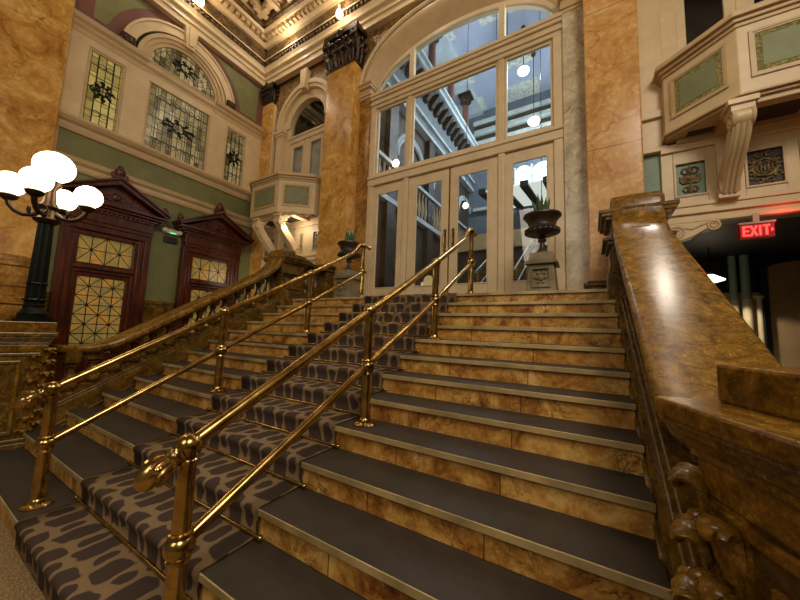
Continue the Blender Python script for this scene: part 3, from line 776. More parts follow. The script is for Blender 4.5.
arch_loft('archivolt', [(2.43, 1.68, 2.5, BY-.04), (2.36, 1.56, 2.45, BY-.04), (2.34, 1.5, 2.4, BY+.0), (2.13, 1.17, 2.2, BY+.12), (2.11, 1.12, 2.1, BY+.16), (2.11, 1.12, 2.1, BY+.3), (2.43, 1.68, 2.5, BY+.3)], CREAM2)
arch_loft('inner_frame', [(2.12, 1.14, 2.1, BY+.13), (2.02, 1.0, 2.0, BY+.13), (2.02, 1.0, 2.0, BY+.22), (2.12, 1.14, 2.1, BY+.22)], WHITE)
# fixed screen: posts, bars, mullions, fanlight, panes
FY0, FY1 = BY+.02, BY+.2
inner = lambda x: se(x, 2.06, 1.04, 2.0, 7.32)
S = thing('window_5', 'tall white entrance screen with transom panes and arched fanlight', 'window', (0, BY, Z0), kind='structure')
m = MB()
for s in (-1, 1):
    m.box(s*2.13, s*1.97, FY0, FY1, Z0, 7.1); m.box(s*1.12, s*1.0, FY0, FY1, Z0, 5.0); m.box(s*1.1, s*.98, FY0+.03, FY1, 5.2, 7.0)
    m.box(s*1.1, s*.98, FY0+.06, FY1, 7.3, inner(1.1)+.03)
m.build('post', WHITE, S, bevel=.012)
m = MB().box(-2.13, 2.13, FY0-.02, FY1, 4.98, 5.14); m.box(-2.13, 2.13, FY0-.05, FY1, 5.14, 5.2); m.box(-2.0, 2.0, FY0+.03, FY1, 5.2, 5.27)
m.build('lower_transom', WHITE, S, bevel=.012)
m = MB()
for o, z0, z1 in ((.0, 6.98, 7.06), (-.04, 7.06, 7.12), (.0, 7.12, 7.2), (-.05, 7.2, 7.27), (-.08, 7.27, 7.34)): m.box(-2.13, 2.13, FY0+o, FY1, z0, z1)
m.build('upper_transom', WHITE, S, bevel=.008)
m = MB()
for (a, b) in ((-1.97, -1.1), (-.98, .98), (1.1, 1.97)):
    w = .05
    for b_ in ((a, a+w, 5.27, 6.98), (b-w, b, 5.27, 6.98), (a+w, b-w, 5.27, 5.27+w), (a+w, b-w, 6.98-w, 6.98)): m.box(b_[0], b_[1], FY0+.06, FY0+.12, b_[2], b_[3])
m.build('transom_sash', WHITE, S, bevel=.008)
for (a, b) in ((-1.95, -1.12), (-.96, .96), (1.12, 1.95)):
    MB().box(a, b, FY0+.09, FY0+.098, 5.29, 6.96).build('transom_pane', GLASS, S)
    q = [a+(b-a)*i/20 for i in range(21)]
    MB().strip(q, lambda x: 7.34, lambda x: max(7.345, inner(x)), FY0+.1, FY0+.108).build('fanlight_pane', GLASS, S)
def leaf(mb, a, b, ga, gb, z0=Z0+.01, zt=4.97, gz0=2.48, gz1=4.76):
    mb.box(a, ga, FY0+.05, FY0+.11, z0, zt); mb.box(gb, b, FY0+.05, FY0+.11, z0, zt)
    mb.box(ga, gb, FY0+.05, FY0+.11, z0, gz0); mb.box(ga, gb, FY0+.05, FY0+.11, gz1, zt)
    w = .02
    for b_ in ((ga, ga+w, gz0, gz1), (gb-w, gb, gz0, gz1), (ga, gb, gz0, gz0+w), (ga, gb, gz1-w, gz1)): mb.box(b_[0], b_[1], FY0+.035, FY0+.06, b_[2], b_[3])
for s, nm in ((-1, 'left'), (1, 'right')):
    a, b = sorted((s*1.97, s*1.12)); ga, gb = sorted((s*1.86, s*1.25))
    m = MB(); leaf(m, a, b, ga, gb); f = m.build('sidelight', WHITE, S, bevel=.008)
    MB().box(ga, gb, FY0+.075, FY0+.083, 2.48, 4.76).build('pane', GLASS, f)
for n, s, nm in ((3, -1, 'left leaf of the white glazed entrance doors'), (4, 1, 'right leaf of the white glazed entrance doors')):
    D = thing('door_%d' % n, nm, 'door', (s*.99, BY, Z0), kind='structure')
    a, b = sorted((s*.995, s*.006)); ga, gb = sorted((s*.8, s*.17))
    m = MB(); leaf(m, a, b, ga, gb); f = m.build('door_leaf', WHITE, D, bevel=.008)
    MB().box(ga, gb, FY0+.075, FY0+.083, 2.48, 4.76).build('glass', GLASS, D)
    m = MB().tube([(s*.09, FY0+.05, 3.22), (s*.09, FY0-.01, 3.24), (s*.09, FY0-.02, 3.3), (s*.09, FY0-.02, 3.5), (s*.09, FY0-.01, 3.56), (s*.09, FY0+.05, 3.58)], .012, 8)
    m.box(s*.06, s*.12, FY0+.042, FY0+.052, 3.15, 3.65); m.build('pull_handle', BRASS, D, True)
    if s < 0: MB().box(-.012, .012, FY0+.03, FY0+.052, Z0+.01, 4.97).build('astragal', BRASS, D)
# pale round disc low on the left leaf's glass
M_ = Matrix.Translation((-.45, FY0+.07, 2.59)) @ Matrix.Rotation(PI/2, 4, 'X')
o = MB().lathe(0, 0, [(.0, 0), (.115, 0), (.12, .004), (.0, .005)], 32, M_).build('round_disc', paint('pale_disc', (240, 222, 170), .5, .02)); tag(o, 'pale round disc low on the left entrance door glass', 'sticker')

# big pilasters beside the entrance
def corinthian(mb, x0, x1, y0, y1, z0, z1):
    cx, h = (x0+x1)/2, z1-z0
    mb.frustum(cx, (y0+y1)/2, z0, z1-.14*h, (x1-x0)/2-.02, (y1-y0)/2-.01, (x1-x0)/2+.02, (y1-y0)/2+.02)
    mb.box(x0-.02, x1+.02, y0-.02, y1, z0-.02*h, z0+.05*h)
    mb.box(x0-.09, x1+.09, y0-.1, y1, z1-.13*h, z1)
    n = 4
    for row, (zz, hh, out) in enumerate(((z0+.05*h, .38*h, .07), (z0+.28*h, .36*h, .1))):
        for i in range(n+row):
            x = x0+(x1-x0)*(i+.5)/(n+row) if row == 0 else x0+(x1-x0)*i/n
            r = (x1-x0)/n*.5
            mb.leaf([(x, y0, zz), (x, y0-.03, zz+hh*.35), (x, y0-.05, zz+hh*.7), (x, y0-out, zz+hh*.95), (x, y0-out-.05, zz+hh), (x, y0-out-.08, zz+hh*.9), (x, y0-out-.07, zz+hh*.78)], [r*.55, r*.95, r*1.0, r*.85, r*.7, r*.5, r*.2], (1, 0, 0), .03)
            for q in (-1, 1): mb.leaf([(x+q*r*.5, y0-.01, zz+hh*.1), (x+q*r*.7, y0-.06, zz+hh*.5), (x+q*r*.75, y0-.1, zz+hh*.62), (x+q*r*.75, y0-.11, zz+hh*.5)], [r*.2, r*.35, r*.25, r*.08], (1, 0, 0), .02)
        for s in (x0, x1):
            q = -1 if s == x0 else 1
            for yy in (y0+.08, y0+.24): mb.leaf([(s, yy, zz), (s+q*.04, yy, zz+hh*.4), (s+q*.06, yy, zz+hh*.75), (s+q*(out+.02), yy, zz+hh*.97), (s+q*(out+.06), yy, zz+hh*.9), (s+q*(out+.05), yy, zz+hh*.78)], [.05, .08, .085, .07, .05, .02], (0, 1, 0), .03)
    for s in (-1, 1):
        xx = x0-.03 if s < 0 else x1+.03
        for rr in (.09, .05): mb.torus((xx-s*.03, y0-.1, z1-.24*h), rr, .028, 'y', 14, 6)
    mb.ball((cx, y0-.1, z1-.1*h), .1, (1, .6, 1.2))
def big_pilaster(x0, x1, mat, label):
    R = thing('marble_pilaster', label, 'pilaster', ((x0+x1)/2, 5.7, Z0))
    MB().box(x0, x1, 5.52, BY, Z0+.28, 8.25).build('shaft', mat, R, bevel=.02)
    m = MB()
    for o, z0, z1 in ((.12, 0, .1), (.1, .1, .15), (.06, .15, .2), (.08, .2, .25), (.03, .25, .29)): m.box(x0-o, x1+o, 5.52-o, BY, Z0+z0, Z0+z1)
    m.build('base', BROWN, R, bevel=.015)
    m = MB(); corinthian(m, x0, x1, 5.52, BY, 8.22, 9.18); m.build('capital', BRONZE, R, True)
big_pilaster(-3.38, -2.45, GOLD, 'tall golden marble pilaster left of the entrance screen')
big_pilaster(2.46, 3.17, PALE, 'tall rose marble pilaster right of the entrance screen')
R = thing('corner_pilaster', 'slim golden marble pilaster in the corner beside the left balcony', 'pilaster', (-6.25, 5.8, 0))
MB().box(-6.49, -6.02, 5.78, BY+.1, 2.0, 8.6).build('shaft', GOLD, R, bevel=.015)
m = MB(); corinthian(m, -6.4, -6.02, 5.78, BY+.1, 8.6, 9.18); m.build('capital', BRONZE, R, True)

# ------------------------------------------------------------------ side bays: arch, french doors, balcony
def side_bay(s, rx):
    c = -4.62 if s < 0 else 4.42; wy = BY+.1
    near = 'left' if s < 0 else 'right'
    W = MB()
    # wall pieces around the arched opening and the ground-floor passage
    ra = 1.02; q = [c-ra+2*ra*i/32 for i in range(33)]
    arch = lambda x: 7.6+math.sqrt(max(0, ra*ra-(x-c)**2))
    W.strip(q, arch, lambda x: 8.96, wy, wy+.25)
    W.box(s*3.15, c-s*ra, wy, wy+.25, 4.3, 8.96); W.box(c+s*ra, s*6.75, wy, wy+.25, 4.3, 8.96)
    W.box(c-ra, c+ra, wy, wy+.25, 4.3, 5.4)
    if s < 0: W.box(-6.75, -3.15, wy, wy+.25, 0, 4.3)
    else: W.box(3.15, 3.5, wy, wy+.25, 0, 4.3); W.box(6.25, 6.75, wy, wy+.25, 0, 4.3); W.box(3.5, 6.25, wy, wy+.25, 3.22, 4.3)
    W.bb = None
    tag(W.build('wall_back', SAGE if s < 0 else TEALP), kind='structure')
    R = thing('balcony_arch', 'cream arched french door opening above the %s balcony' % near, 'arch', (c, wy, 5.4), kind='structure')
    m = MB()
    def band(r0, r1, y0, y1, zc=7.6):
        for k in range(36):
            t0, t1 = PI*k/36, PI*(k+1)/36
            m.prism([(c+r*math.cos(t), zc+r*math.sin(t)) for r, t in ((r0, t0), (r1, t0), (r1, t1), (r0, t1))], 'y', y0, y1)
    band(1.08, 1.2, wy-.1, wy+.02); band(.98, 1.08, wy-.06, wy+.1); band(.72, .98, wy+.04, wy+.22)
    m.build('archivolt', CREAM, R)
    m = MB()
    for q_ in (-1, 1):
        m.box(c+q_*.92, c+q_*1.22, wy-.05, wy+.2, 5.0, 7.38); m.box(c+q_*.7, c+q_*.92, wy+.08, wy+.22, 5.0, 7.6)
        for o, z0, z1 in ((.03, 7.38, 7.46), (.06, 7.46, 7.54), (.03, 7.54, 7.6)): m.box(c+q_*(.92-o), c+q_*(1.22+o), wy-.05-o, wy+.2, z0, z1)
    m.prism([(c-.09, 8.5), (c+.09, 8.5), (c+.14, 9.1), (c-.14, 9.1)], 'y', wy-.2, wy)
    m.build('pier', CREAM, R, bevel=.012)
    m = MB().box(c-.76, c+.76, wy+.08, wy+.2, 7.1, 7.3); m.box(c-.78, c+.78, wy+.05, wy+.2, 7.24, 7.3); m.box(c-.035, c+.035, wy+.1, wy+.18, 5.0, 7.1)
    for q_ in (-1, 1):
        a, b = sorted((c+q_*.72, c+q_*.03)); 
        m.box(a, a+.13, wy+.11, wy+.17, 5.0, 7.1); m.box(b-.13, b, wy+.11, wy+.17, 5.0, 7.1); m.box(a, b, wy+.11, wy+.17, 6.95, 7.1); m.box(a, b, wy+.11, wy+.17, 5.0, 5.7)
    m.build('french_door', WHITE, R, bevel=.01)
    m = MB().box(c-.7, c+.7, wy+.135, wy+.143, 5.2, 7.1)
    m.prism([(c+.73*math.cos(PI*k/24), 7.3+.9*math.sin(PI*k/24)) for k in range(25)], 'y', wy+.135, wy+.143); m.build('glass', GLASS, R)
    if s < 0: MB().box(c-.68, c+.68, wy+.2, wy+.215, 5.1, 7.1).build('curtain', paint('grey_voile', (196, 190, 176), .8), R)
    tag(MB().box(c-1.2, c+1.2, 7.9, 7.95, 4.9, 8.9).box(c-1.2, c-1.15, wy+.25, 7.9, 4.9, 8.9).box(c+1.15, c+1.2, wy+.25, 7.9, 4.9, 8.9).box(c-1.2, c+1.2, wy+.25, 7.95, 8.9, 8.95).build('wall_passage', UMBER), kind='structure')
    # pier next to the big pilaster and string course
    m = MB().box(s*3.15, s*3.5, wy-.06, wy, 4.98, 8.9); m.box(s*3.12, s*3.5, wy-.12, wy, 4.9, 5.02); m.box(s*3.12, s*3.46, wy-.06, wy, 4.42, 4.9); m.box(s*3.12, s*3.5, wy-.1, wy, 4.36, 4.44)
    if s < 0: m.box(-6.02, -5.94, wy-.1, wy, 4.5, 8.5)
    tag(m.build('trim_8', CREAM, bevel=.01), kind='structure')
    # gilded spandrel
    q = [c-1.45+2.9*i/48 for i in range(49)]
    tag(MB().strip(q, lambda x: 7.62+math.sqrt(max(0, 1.2**2-(x-c)**2)) if abs(x-c) < 1.2 else 7.62, lambda x: 8.97, wy-.03, wy).build('trim_9', GILT), kind='structure')
    # panelled wall under the balcony
    P = thing('panelled_wall', 'cream panelled wall with relief ornaments under the %s balcony' % near, 'wall panel', (s*4.9, wy, 3.2), kind='structure')
    pans = [(3.56, 3.93, 3.6, 4.13), (4.3, 4.68, 3.6, 4.13), (4.8, 5.16, 3.6, 4.13), (5.5, 5.95, 3.6, 4.13)]
    m = MB(); x_ = 3.42
    for a, b, z0, z1 in pans:
        m.box(s*x_, s*a, wy-.06, wy+.0, 3.5, 4.3); m.box(s*a, s*b, wy-.06, wy+.0, 3.5, z0); m.box(s*a, s*b, wy-.06, wy+.0, z1, 4.3); x_ = b
    m.box(s*x_, s*6.3, wy-.06, wy+.0, 3.5, 4.3)
    m.box(s*3.42, s*6.3, wy-.1, wy, 4.3, 4.42)
    for o, z0, z1 in ((.1, 3.44, 3.5), (.08, 3.36, 3.44), (.12, 3.32, 3.36), (.08, 3.26, 3.32), (.1, 3.2, 3.26)): m.box(s*3.4, s*6.3, wy-o, wy, z0, z1)
    m.build('panelling', CREAM, P, bevel=.008)
    for i, (a, b, z0, z1) in enumerate(pans):
        m = MB(); w = .025
        for b_ in ((a, a+w, z0, z1), (b-w, b, z0, z1), (a, b, z0, z0+w), (a, b, z1-w, z1)): m.box(s*b_[0], s*b_[1], wy-.075, wy-.05, b_[2], b_[3])
        fr = m.build('panel_frame', CREAM2, P)
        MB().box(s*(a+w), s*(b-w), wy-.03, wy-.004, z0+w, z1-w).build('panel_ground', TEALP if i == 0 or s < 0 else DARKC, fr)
        px, pz = s*(a+b)/2, (z0+z1)/2; m = MB(); y_ = wy-.04
        if i % 2 == 0:
            for zz, rr in ((.13, .09), (.0, .11), (-.15, .08)):
                m.torus((px-rr*.5, y_, pz+zz), rr*.5, .014, 'y', 14, 6); m.torus((px+rr*.5, y_, pz+zz), rr*.5, .014, 'y', 14, 6); m.ball((px, y_, pz+zz), .04, (1, .5, 1.2), 10, 8)
            m.prism([(px-.12, pz+.05), (px+.12, pz+.05), (px+.09, pz-.06), (px-.09, pz-.06)], 'y', y_-.015, y_+.015)
            m.tube([(px, y_, pz-.2), (px, y_, pz+.2)], [.01, .012], 6)
        else:
            m.torus((px, y_, pz), .115, .02, 'y', 24, 8); m.torus((px, y_, pz), .08, .01, 'y', 20, 6)
            for dx in (-.035, 0, .035): m.box(px+dx-.007, px+dx+.007, y_-.012, y_+.012, pz-.045, pz+.045)
            m.box(px-.035, px+.035, y_-.012, y_+.01, pz-.006, pz+.006)
            for k in range(10):
                a_ = 2*PI*k/10; m.torus((px+.155*math.cos(a_), y_, pz+.19*math.sin(a_)), .032, .013, 'y', 12, 6, a_, a_+1.5*PI)
        m.build('ornament', ORNAM, fr, True)
    # balcony bay
    B = thing('balcony', ('cream balcony with green panels beside the left golden pilaster' if s < 0 else 'large cream balcony with green panels above the red exit sign'), 'balcony', (s*4.9, wy, 4.5))
    ci, co_ = (4.5, 3.78) if s < 0 else (4.08, 3.46)
    F = [(s*co_, wy), (s*co_, 5.72), (s*ci, 5.14), (s*5.66, 5.14), (s*6.32, 5.72), (s*6.32, wy)]
    def ring(o):
        out = []
        for x, y in F:
            k = 1+o/1.42; out.append((s*4.9+(x-s*4.9)*k, y-o*(1 if y < wy-.01 else 0)))
        return out
    m = MB()
    m.prism(ring(0), 'z', 4.5, 5.44)
    m.build('parapet', CREAM, B, bevel=.01)
    m = MB()
    for o, z0, z1 in ((.02, 5.4, 5.45), (.05, 5.45, 5.5), (.09, 5.5, 5.57), (.06, 5.57, 5.6)): m.prism(ring(o), 'z', z0, z1)
    m.prism(ring(.02), 'z', 4.5, 4.53)
    m.build('coping', CREAM2, B, bevel=.008)
    for (p0, p1) in ((F[1], F[2]), (F[2], F[3]), (F[3], F[4])):
        a, b = Vector((p0[0], p0[1], 0)), Vector((p1[0], p1[1], 0)); t = (b-a).normalized(); L = (b-a).length
        nrm = Vector((t.y, -t.x, 0)); 
        if nrm.y > 0: nrm = -nrm
        Mx = Matrix(((t.x, 0, nrm.x, a.x), (t.y, 0, nrm.y, a.y), (0, 1, 0, 0), (0, 0, 0, 1)))
        u0, u1, z0, z1 = .1, L-.1, 4.7, 5.3
        m = MB()
        for w, d in ((.03, .02), (.05, .012)):
            for b_ in ((u0, u0+w, z0, z1), (u1-w, u1, z0, z1), (u0, u1, z0, z0+w), (u0, u1, z1-w, z1)): m.box(b_[0], b_[1], b_[2], b_[3], 0, d, Mx)
        pf = m.build('panel_frame', CREAM2, B)
        MB().box(u0+.04, u1-.04, z0+.04, z1-.04, 0, .004, Mx).build('panel_border', LACE, pf)
        MB().box(u0+.11, u1-.11, z0+.11, z1-.11, 0, .008, Mx).build('green_panel', SAGE, pf)
    # coffered soffit
    m = MB(); m.prism(ring(-.02), 'z', 4.465, 4.5)
    for x in (4.1, 4.9, 5.7): m.box(s*(x-.09), s*(x+.09), 5.26, wy, 4.4, 4.49)
    m.box(s*3.6, s*6.2, wy-.14, wy, 4.4, 4.49); m.prism([(s*4.2, 5.2), (s*5.6, 5.2), (s*5.6, 5.34), (s*4.2, 5.34)], 'z', 4.4, 4.49)
    m.build('soffit', CREAM2, B, bevel=.01)
    for a, b, y_ in ((4.24, 4.76, 5.42), (5.04, 5.56, 5.42), (3.7, 3.98, 5.66), (5.82, 6.1, 5.66)): MB().box(s*a, s*b, y_, wy-.17, 4.455, 4.467).build('soffit_panel', DARKC, B)
    for x in ((4.5, 5.4) if s < 0 else (4.1, 5.5)):
        X0, X1 = s*x-.085, s*x+.085
        # S-shaped console: profile in (y, z)
        cen = [(5.25, 4.26), (5.32, 4.14), (5.44, 4.0), (5.6, 3.86), (5.72, 3.72), (5.8, 3.6)]
        wid = [.1, .1, .1, .1, .1, .1]
        top = [(y+.06, z+.075) for y, z in cen]; bot = [(y-.06, z-.075) for y, z in cen]
        m = MB().prism(bot+list(reversed(top)), 'x', X0, X1)
        for dx in (-.05, 0, .05):
            m.tube([(s*x+dx, y-.065, z-.08) for y, z in cen], .018, 6)
        for (yy, zz, rr) in ((5.24, 4.27, .1), (5.8, 3.62, .08)):
            for rk in (rr, rr*.55): m.torus((X0, yy, zz), rk, .02, 'x', 16, 6); m.torus((X1, yy, zz), rk, .02, 'x', 16, 6)
            m.prism([(yy+rr*math.cos(2*PI*k/18), zz+rr*math.sin(2*PI*k/18)) for k in range(18)], 'x', X0, X1)
        m.box(X0-.02, X1+.02, 5.16, 5.4, 4.34, 4.42); m.box(X0-.05, X1+.05, 5.13, 5.44, 4.42, 4.48)
        m.box(X0-.02, X1+.02, wy-.2, wy-.02, 3.47, 3.53); m.box(X0, X1, wy-.1, wy-.02, 3.53, 4.4)
        m.build('bracket', CREAM, B, True)
side_bay(-1, 0); side_bay(1, 0)
# ------------------------------------------------------------------ cornice and ceiling
def both(name, poly, mat, y_face=BY+.02, extra=None):
    """cornice member running along the left and back walls; poly of (d, z)"""
    m = MB()
    dm = max(d for d, z in poly)
    m.prism([(WX+d, z) for d, z in poly], 'y', -3.9, y_face)
    m.prism([(y_face-d, z) for d, z in poly], 'x', WX, 6.7)
    if extra: extra(m)
    tag(m.build(name, mat), kind='structure')
both('trim_10', [(0, 9.18), (.16, 9.18), (.18, 9.3), (.22, 9.32), (.22, 9.42), (.3, 9.46), (.32, 9.54), (.36, 9.6), (0, 9.6)], CREAM)
def eggs(m):
    y = -3.8
    while y < 5.4: m.ball((WX+.38, y, 9.67), .05, (.8, .8, 1), 8, 6); y += .12
    x = -6.0
    while x < 4.0: m.ball((x, BY-.36, 9.67), .05, (.8, .8, 1), 8, 6); x += .12
both('trim_11', [(0, 9.6), (.36, 9.6), (.38, 9.72), (0, 9.72)], FRIEZE, extra=eggs)
both('trim_12', [(0, 9.72), (.42, 9.72), (.42, 9.76), (.36, 9.78), (.36, 10.14), (0, 10.14)], FRIEZE)
both('trim_13', [(.0, 9.725), (.425, 9.725), (.43, 9.755), (.0, 9.755)], CREAM)
def dentils(m):
    y = -3.8
    while y < 5.2: m.box(WX+.5, WX+.62, y, y+.09, 10.24, 10.34); y += .16
    x = -5.9
    while x < 4.0: m.box(x, x+.09, BY-.6, BY-.48, 10.24, 10.34); x += .16
both('trim_14', [(0, 10.14), (.44, 10.14), (.5, 10.22), (.5, 10.36), (.66, 10.38), (.7, 10.44), (0, 10.44)], CREAM2, extra=dentils)
both('trim_15', [(0, 10.44), (.78, 10.44), (.78, 10.54), (0, 10.54)], FRIEZE)
m = MB()
y = -3.5
def modillion(m, M):
    m.box(0, .62, -.09, .09, .0, .16, M); m.box(0, .5, -.07, .07, -.1, 0, M); m.box(.45, .66, -.11, .11, .1, .2, M)
y = -3.4
while y < 5.0: modillion(m, Matrix.Translation((WX+.7, y, 10.64))); y += .52
x = -5.55
while x < 4: modillion(m, Matrix.Translation((x, BY-.68, 10.64)) @ Matrix.Rotation(-PI/2, 4, 'Z')); x += .52
tag(m.build('trim_16', CREAM2, bevel=.01), kind='structure')
both('trim_17', [(0, 10.54), (.74, 10.54), (.74, 10.84), (1.5, 10.84), (1.5, 11.0), (0, 11.0)], CREAM2)
both('trim_18', [(1.4, 10.72), (1.7, 10.72), (1.7, 10.9), (1.4, 10.9)], CREAM)
m = MB()
for i in range(6): m.box(WX+1.6+i*1.9, WX+1.85+i*1.9, -4, 4.3, 10.74, 11.1)
for i in range(5): m.box(WX+1.4, 7, 3.9-i*1.7, 4.15-i*1.7, 10.74, 11.1)
tag(m.build('trim_19', CREAM2, bevel=.02), kind='structure')
tag(MB().box(WX-.2, 7, -4, 6.1, 11.1, 11.25).build('ceiling', CREAM2), kind='structure')
def bulb(loc, lab):
    R = thing('cornice_bulb', lab, 'light bulb', loc, 'bare bulbs along the cornice')
    x, y, z = loc
    MB().lathe(x, y, [(.035, z+.12), (.05, z+.13), (.05, z+.22), (.03, z+.23)], 12).build('socket', BRASS, R, True)
    MB().ball((x, y, z), .085, (1, 1, 1.4), 16, 12).build('glass_bulb', BULB, R, True)
bulb((-2.9, BY-.5, 9.56), 'lit bare bulb on the cornice above the left golden pilaster')
bulb((-6.0, 3.5, 9.8), 'lit bare bulb on the left cornice above the arched fanlight')

# ------------------------------------------------------------------ urns with agaves
def urn(x, y, nm):
    z = Z0
    P = thing('urn_pedestal', 'carved grey pedestal under the agave urn %s' % nm, 'pedestal', (x, y, z))
    m = MB()
    m.box(x-.22, x+.22, y-.22, y+.22, z, z+.06); m.frustum(x, y, z+.06, z+.46, .2, .2, .165, .165)
    m.build('shaft', STONEP, P, bevel=.01)
    m = MB(); m.box(x-.215, x+.215, y-.215, y+.215, z+.46, z+.5); m.box(x-.2, x+.2, y-.2, y+.2, z+.5, z+.52); m.frustum(x, y, z+.52, z+.64, .17, .17, .15, .15)
    m.build('cap', STONEP, P, bevel=.008)
    m = MB()
    for w, d in ((.12, .008),):
        for b_ in ((-w, -w+.018, .12, .4), (w-.018, w, .12, .4), (-w, w, .12, .138), (-w, w, .382, .4)): m.box(x+b_[0], x+b_[1], y-.215, y-.17, z+b_[2], z+b_[3])
    m.ball((x, y-.19, z+.26), .05, (1, .6, 1))
    for k in range(6):
        a = 2*PI*k/6; m.ball((x+.065*math.cos(a), y-.188, z+.26+.075*math.sin(a)), .026, (1, .7, 1), 8, 6)
    m.build('carved_panel', STONEP, P)
    U = thing('urn', 'dark bronze planter urn %s' % nm, 'urn', (x, y, z+.64)); u = z+.64
    MB().lathe(x, y, [(.1, u), (.1, u+.025), (.065, u+.05), (.04, u+.1), (.036, u+.17), (.06, u+.19), (.062, u+.21), (.04, u+.235), (.07, u+.26)], 24).build('stem', URNM, U, True)
    m = MB().lathe(x, y, [(.07, u+.255), (.17, u+.28), (.235, u+.33), (.245, u+.36), (.2, u+.385), (.185, u+.42), (.2, u+.48), (.235, u+.53), (.265, u+.56), (.262, u+.585), (.23, u+.585), (.21, u+.55), (.05, u+.54)], 32)
    for k in range(20):
        a = 2*PI*k/20; m.ball((x+.215*math.cos(a), y+.215*math.sin(a), u+.33), .034, (1, 1, .9), 8, 6)
    m.build('bowl', URNM, U, True)
    A = thing('agave', 'small spiky agave growing in the urn %s' % nm, 'plant', (x, y, u+.545))
    rnd = random.Random(int(x*100))
    for k in range(13):
        a = 2*PI*k/13+rnd.uniform(-.2, .2); out = rnd.uniform(.05, .15); h = rnd.uniform(.2, .36)
        dx, dy = math.cos(a), math.sin(a)
        pth = [(x+dx*(.02+out*t), y+dy*(.02+out*t), u+.53+h*t) for t in (0, .3, .65, 1)]
        MB().tube(pth, [.02, .034, .024, .002], 6).build('leaf', LEAF, A, True)
    MB().lathe(x, y, [(.0, u+.541), (.2, u+.541), (.2, u+.55), (0, u+.556)], 20).build('soil', SOIL, A)
urn(1.87, 4.98, 'right of the entrance doors')
urn(-1.83, 4.98, 'left of the entrance doors')

# ------------------------------------------------------------------ passage on the right and exit sign
wy = BY+.1
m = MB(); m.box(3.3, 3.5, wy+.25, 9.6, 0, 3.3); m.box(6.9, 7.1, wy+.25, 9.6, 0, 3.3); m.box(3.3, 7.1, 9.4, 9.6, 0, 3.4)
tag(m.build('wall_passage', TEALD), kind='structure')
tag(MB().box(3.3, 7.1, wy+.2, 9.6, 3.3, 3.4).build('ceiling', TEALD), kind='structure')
tag(MB().box(3.3, 8, 4.2, 9.6, -.15, 0.01).build('floor', UMBER), kind='structure')
m = MB(); m.box(3.5, 6.9, 9.36, 9.4, 0, 2.52); m.box(3.5, 6.9, 9.33, 9.4, 2.52, 2.58)
tag(m.build('wall_passage', BEIGE), kind='structure')
D = thing('door_5', 'brown service door at the back of the dark passage', 'door', (5.75, 9.36, 0), kind='structure')
pts = [(5.55, 0), (6.75, 0), (6.75, 3.05)]+[(6.15+.6*math.cos(a), 3.05+.14*math.sin(a)) for a in [PI*k/10 for k in range(1, 10)]]+[(5.55, 3.05)]
MB().prism(pts, 'y', 9.26, 9.33).build('door_leaf', DOORD, D, bevel=.01)
m = MB(); m.box(5.45, 5.55, 9.22, 9.36, 0, 3.1); m.box(6.75, 6.85, 9.22, 9.36, 0, 3.1); m.build('frame', BLACK, D, bevel=.01)
for x, w, lab in ((4.98, .06, 'thick pale pipe in the passage, farthest from the service door'), (5.16, .07, 'thick pale pipe in the passage between two others'), (5.33, .04, 'thin pale pipe in the passage beside the service door')):
    R = thing('pipe', lab, 'pipe', (x, 9.0, 0), 'pipes in the passage')
    MB().lathe(x, 9.0, [(w, .0), (w, 2.4)], 16).build('lower_length', BEIGE, R, True)
    MB().lathe(x, 9.0, [(w, 2.4), (w, 3.3)] if x < 5.3 else [(w, 2.4), (w+.03, 2.42), (w+.03, 2.46), (0, 2.5)], 16).build('upper_length', TEALP if x < 5.3 else BEIGE, R, True)
L = thing('pendant_lamp', 'lit white pendant shade hanging in the dark passage', 'lamp', (4.18, 7.2, 2.6))
lx, ly, lz = 4.4, 8.0, 2.68
L.location = (lx, ly, lz)
MB().lathe(lx, ly, [(.03, lz+.1), (.06, lz+.09), (.2, lz), (.2, lz-.015), (.1, lz-.05), (.03, lz-.065)], 28).build('shade', SHADE, L, True)
MB().lathe(lx, ly, [(.04, lz+.09), (.045, lz+.14), (.02, lz+.15), (.012, lz+.16), (.012, 3.3)], 12).build('stem', BLACK, L, True)
# scroll bracket in the corner of the opening
R = thing('scroll_corbel', 'cream scroll corbel in the upper corner of the passage opening', 'corbel', (3.7, wy, 3.0))
m = MB().prism([(3.42, 3.2), (4.02, 3.2), (3.98, 3.1), (3.86, 3.08), (3.74, 3.0), (3.56, 2.94), (3.54, 2.9), (3.42, 2.9)], 'y', wy-.1, wy+.1)
m.box(3.42, 3.54, wy-.08, wy+.1, 0, 2.9)
m.build('bracket', CREAM, R, bevel=.01)
m = MB()
for cx, cz, rr in ((3.95, 3.13, .06), (3.55, 3.07, .085)):
    m.torus((cx, wy-.1, cz), rr, .018, 'y', 18, 6); m.torus((cx, wy-.1, cz), rr*.5, .014, 'y', 14, 6)
m.tube([(3.6, wy-.1, 3.14), (3.72, wy-.1, 3.1), (3.85, wy-.1, 3.16), (3.93, wy-.1, 3.19)], [.012, .018, .018, .012], 6)
m.build('scrollwork', CREAM2, R, True)
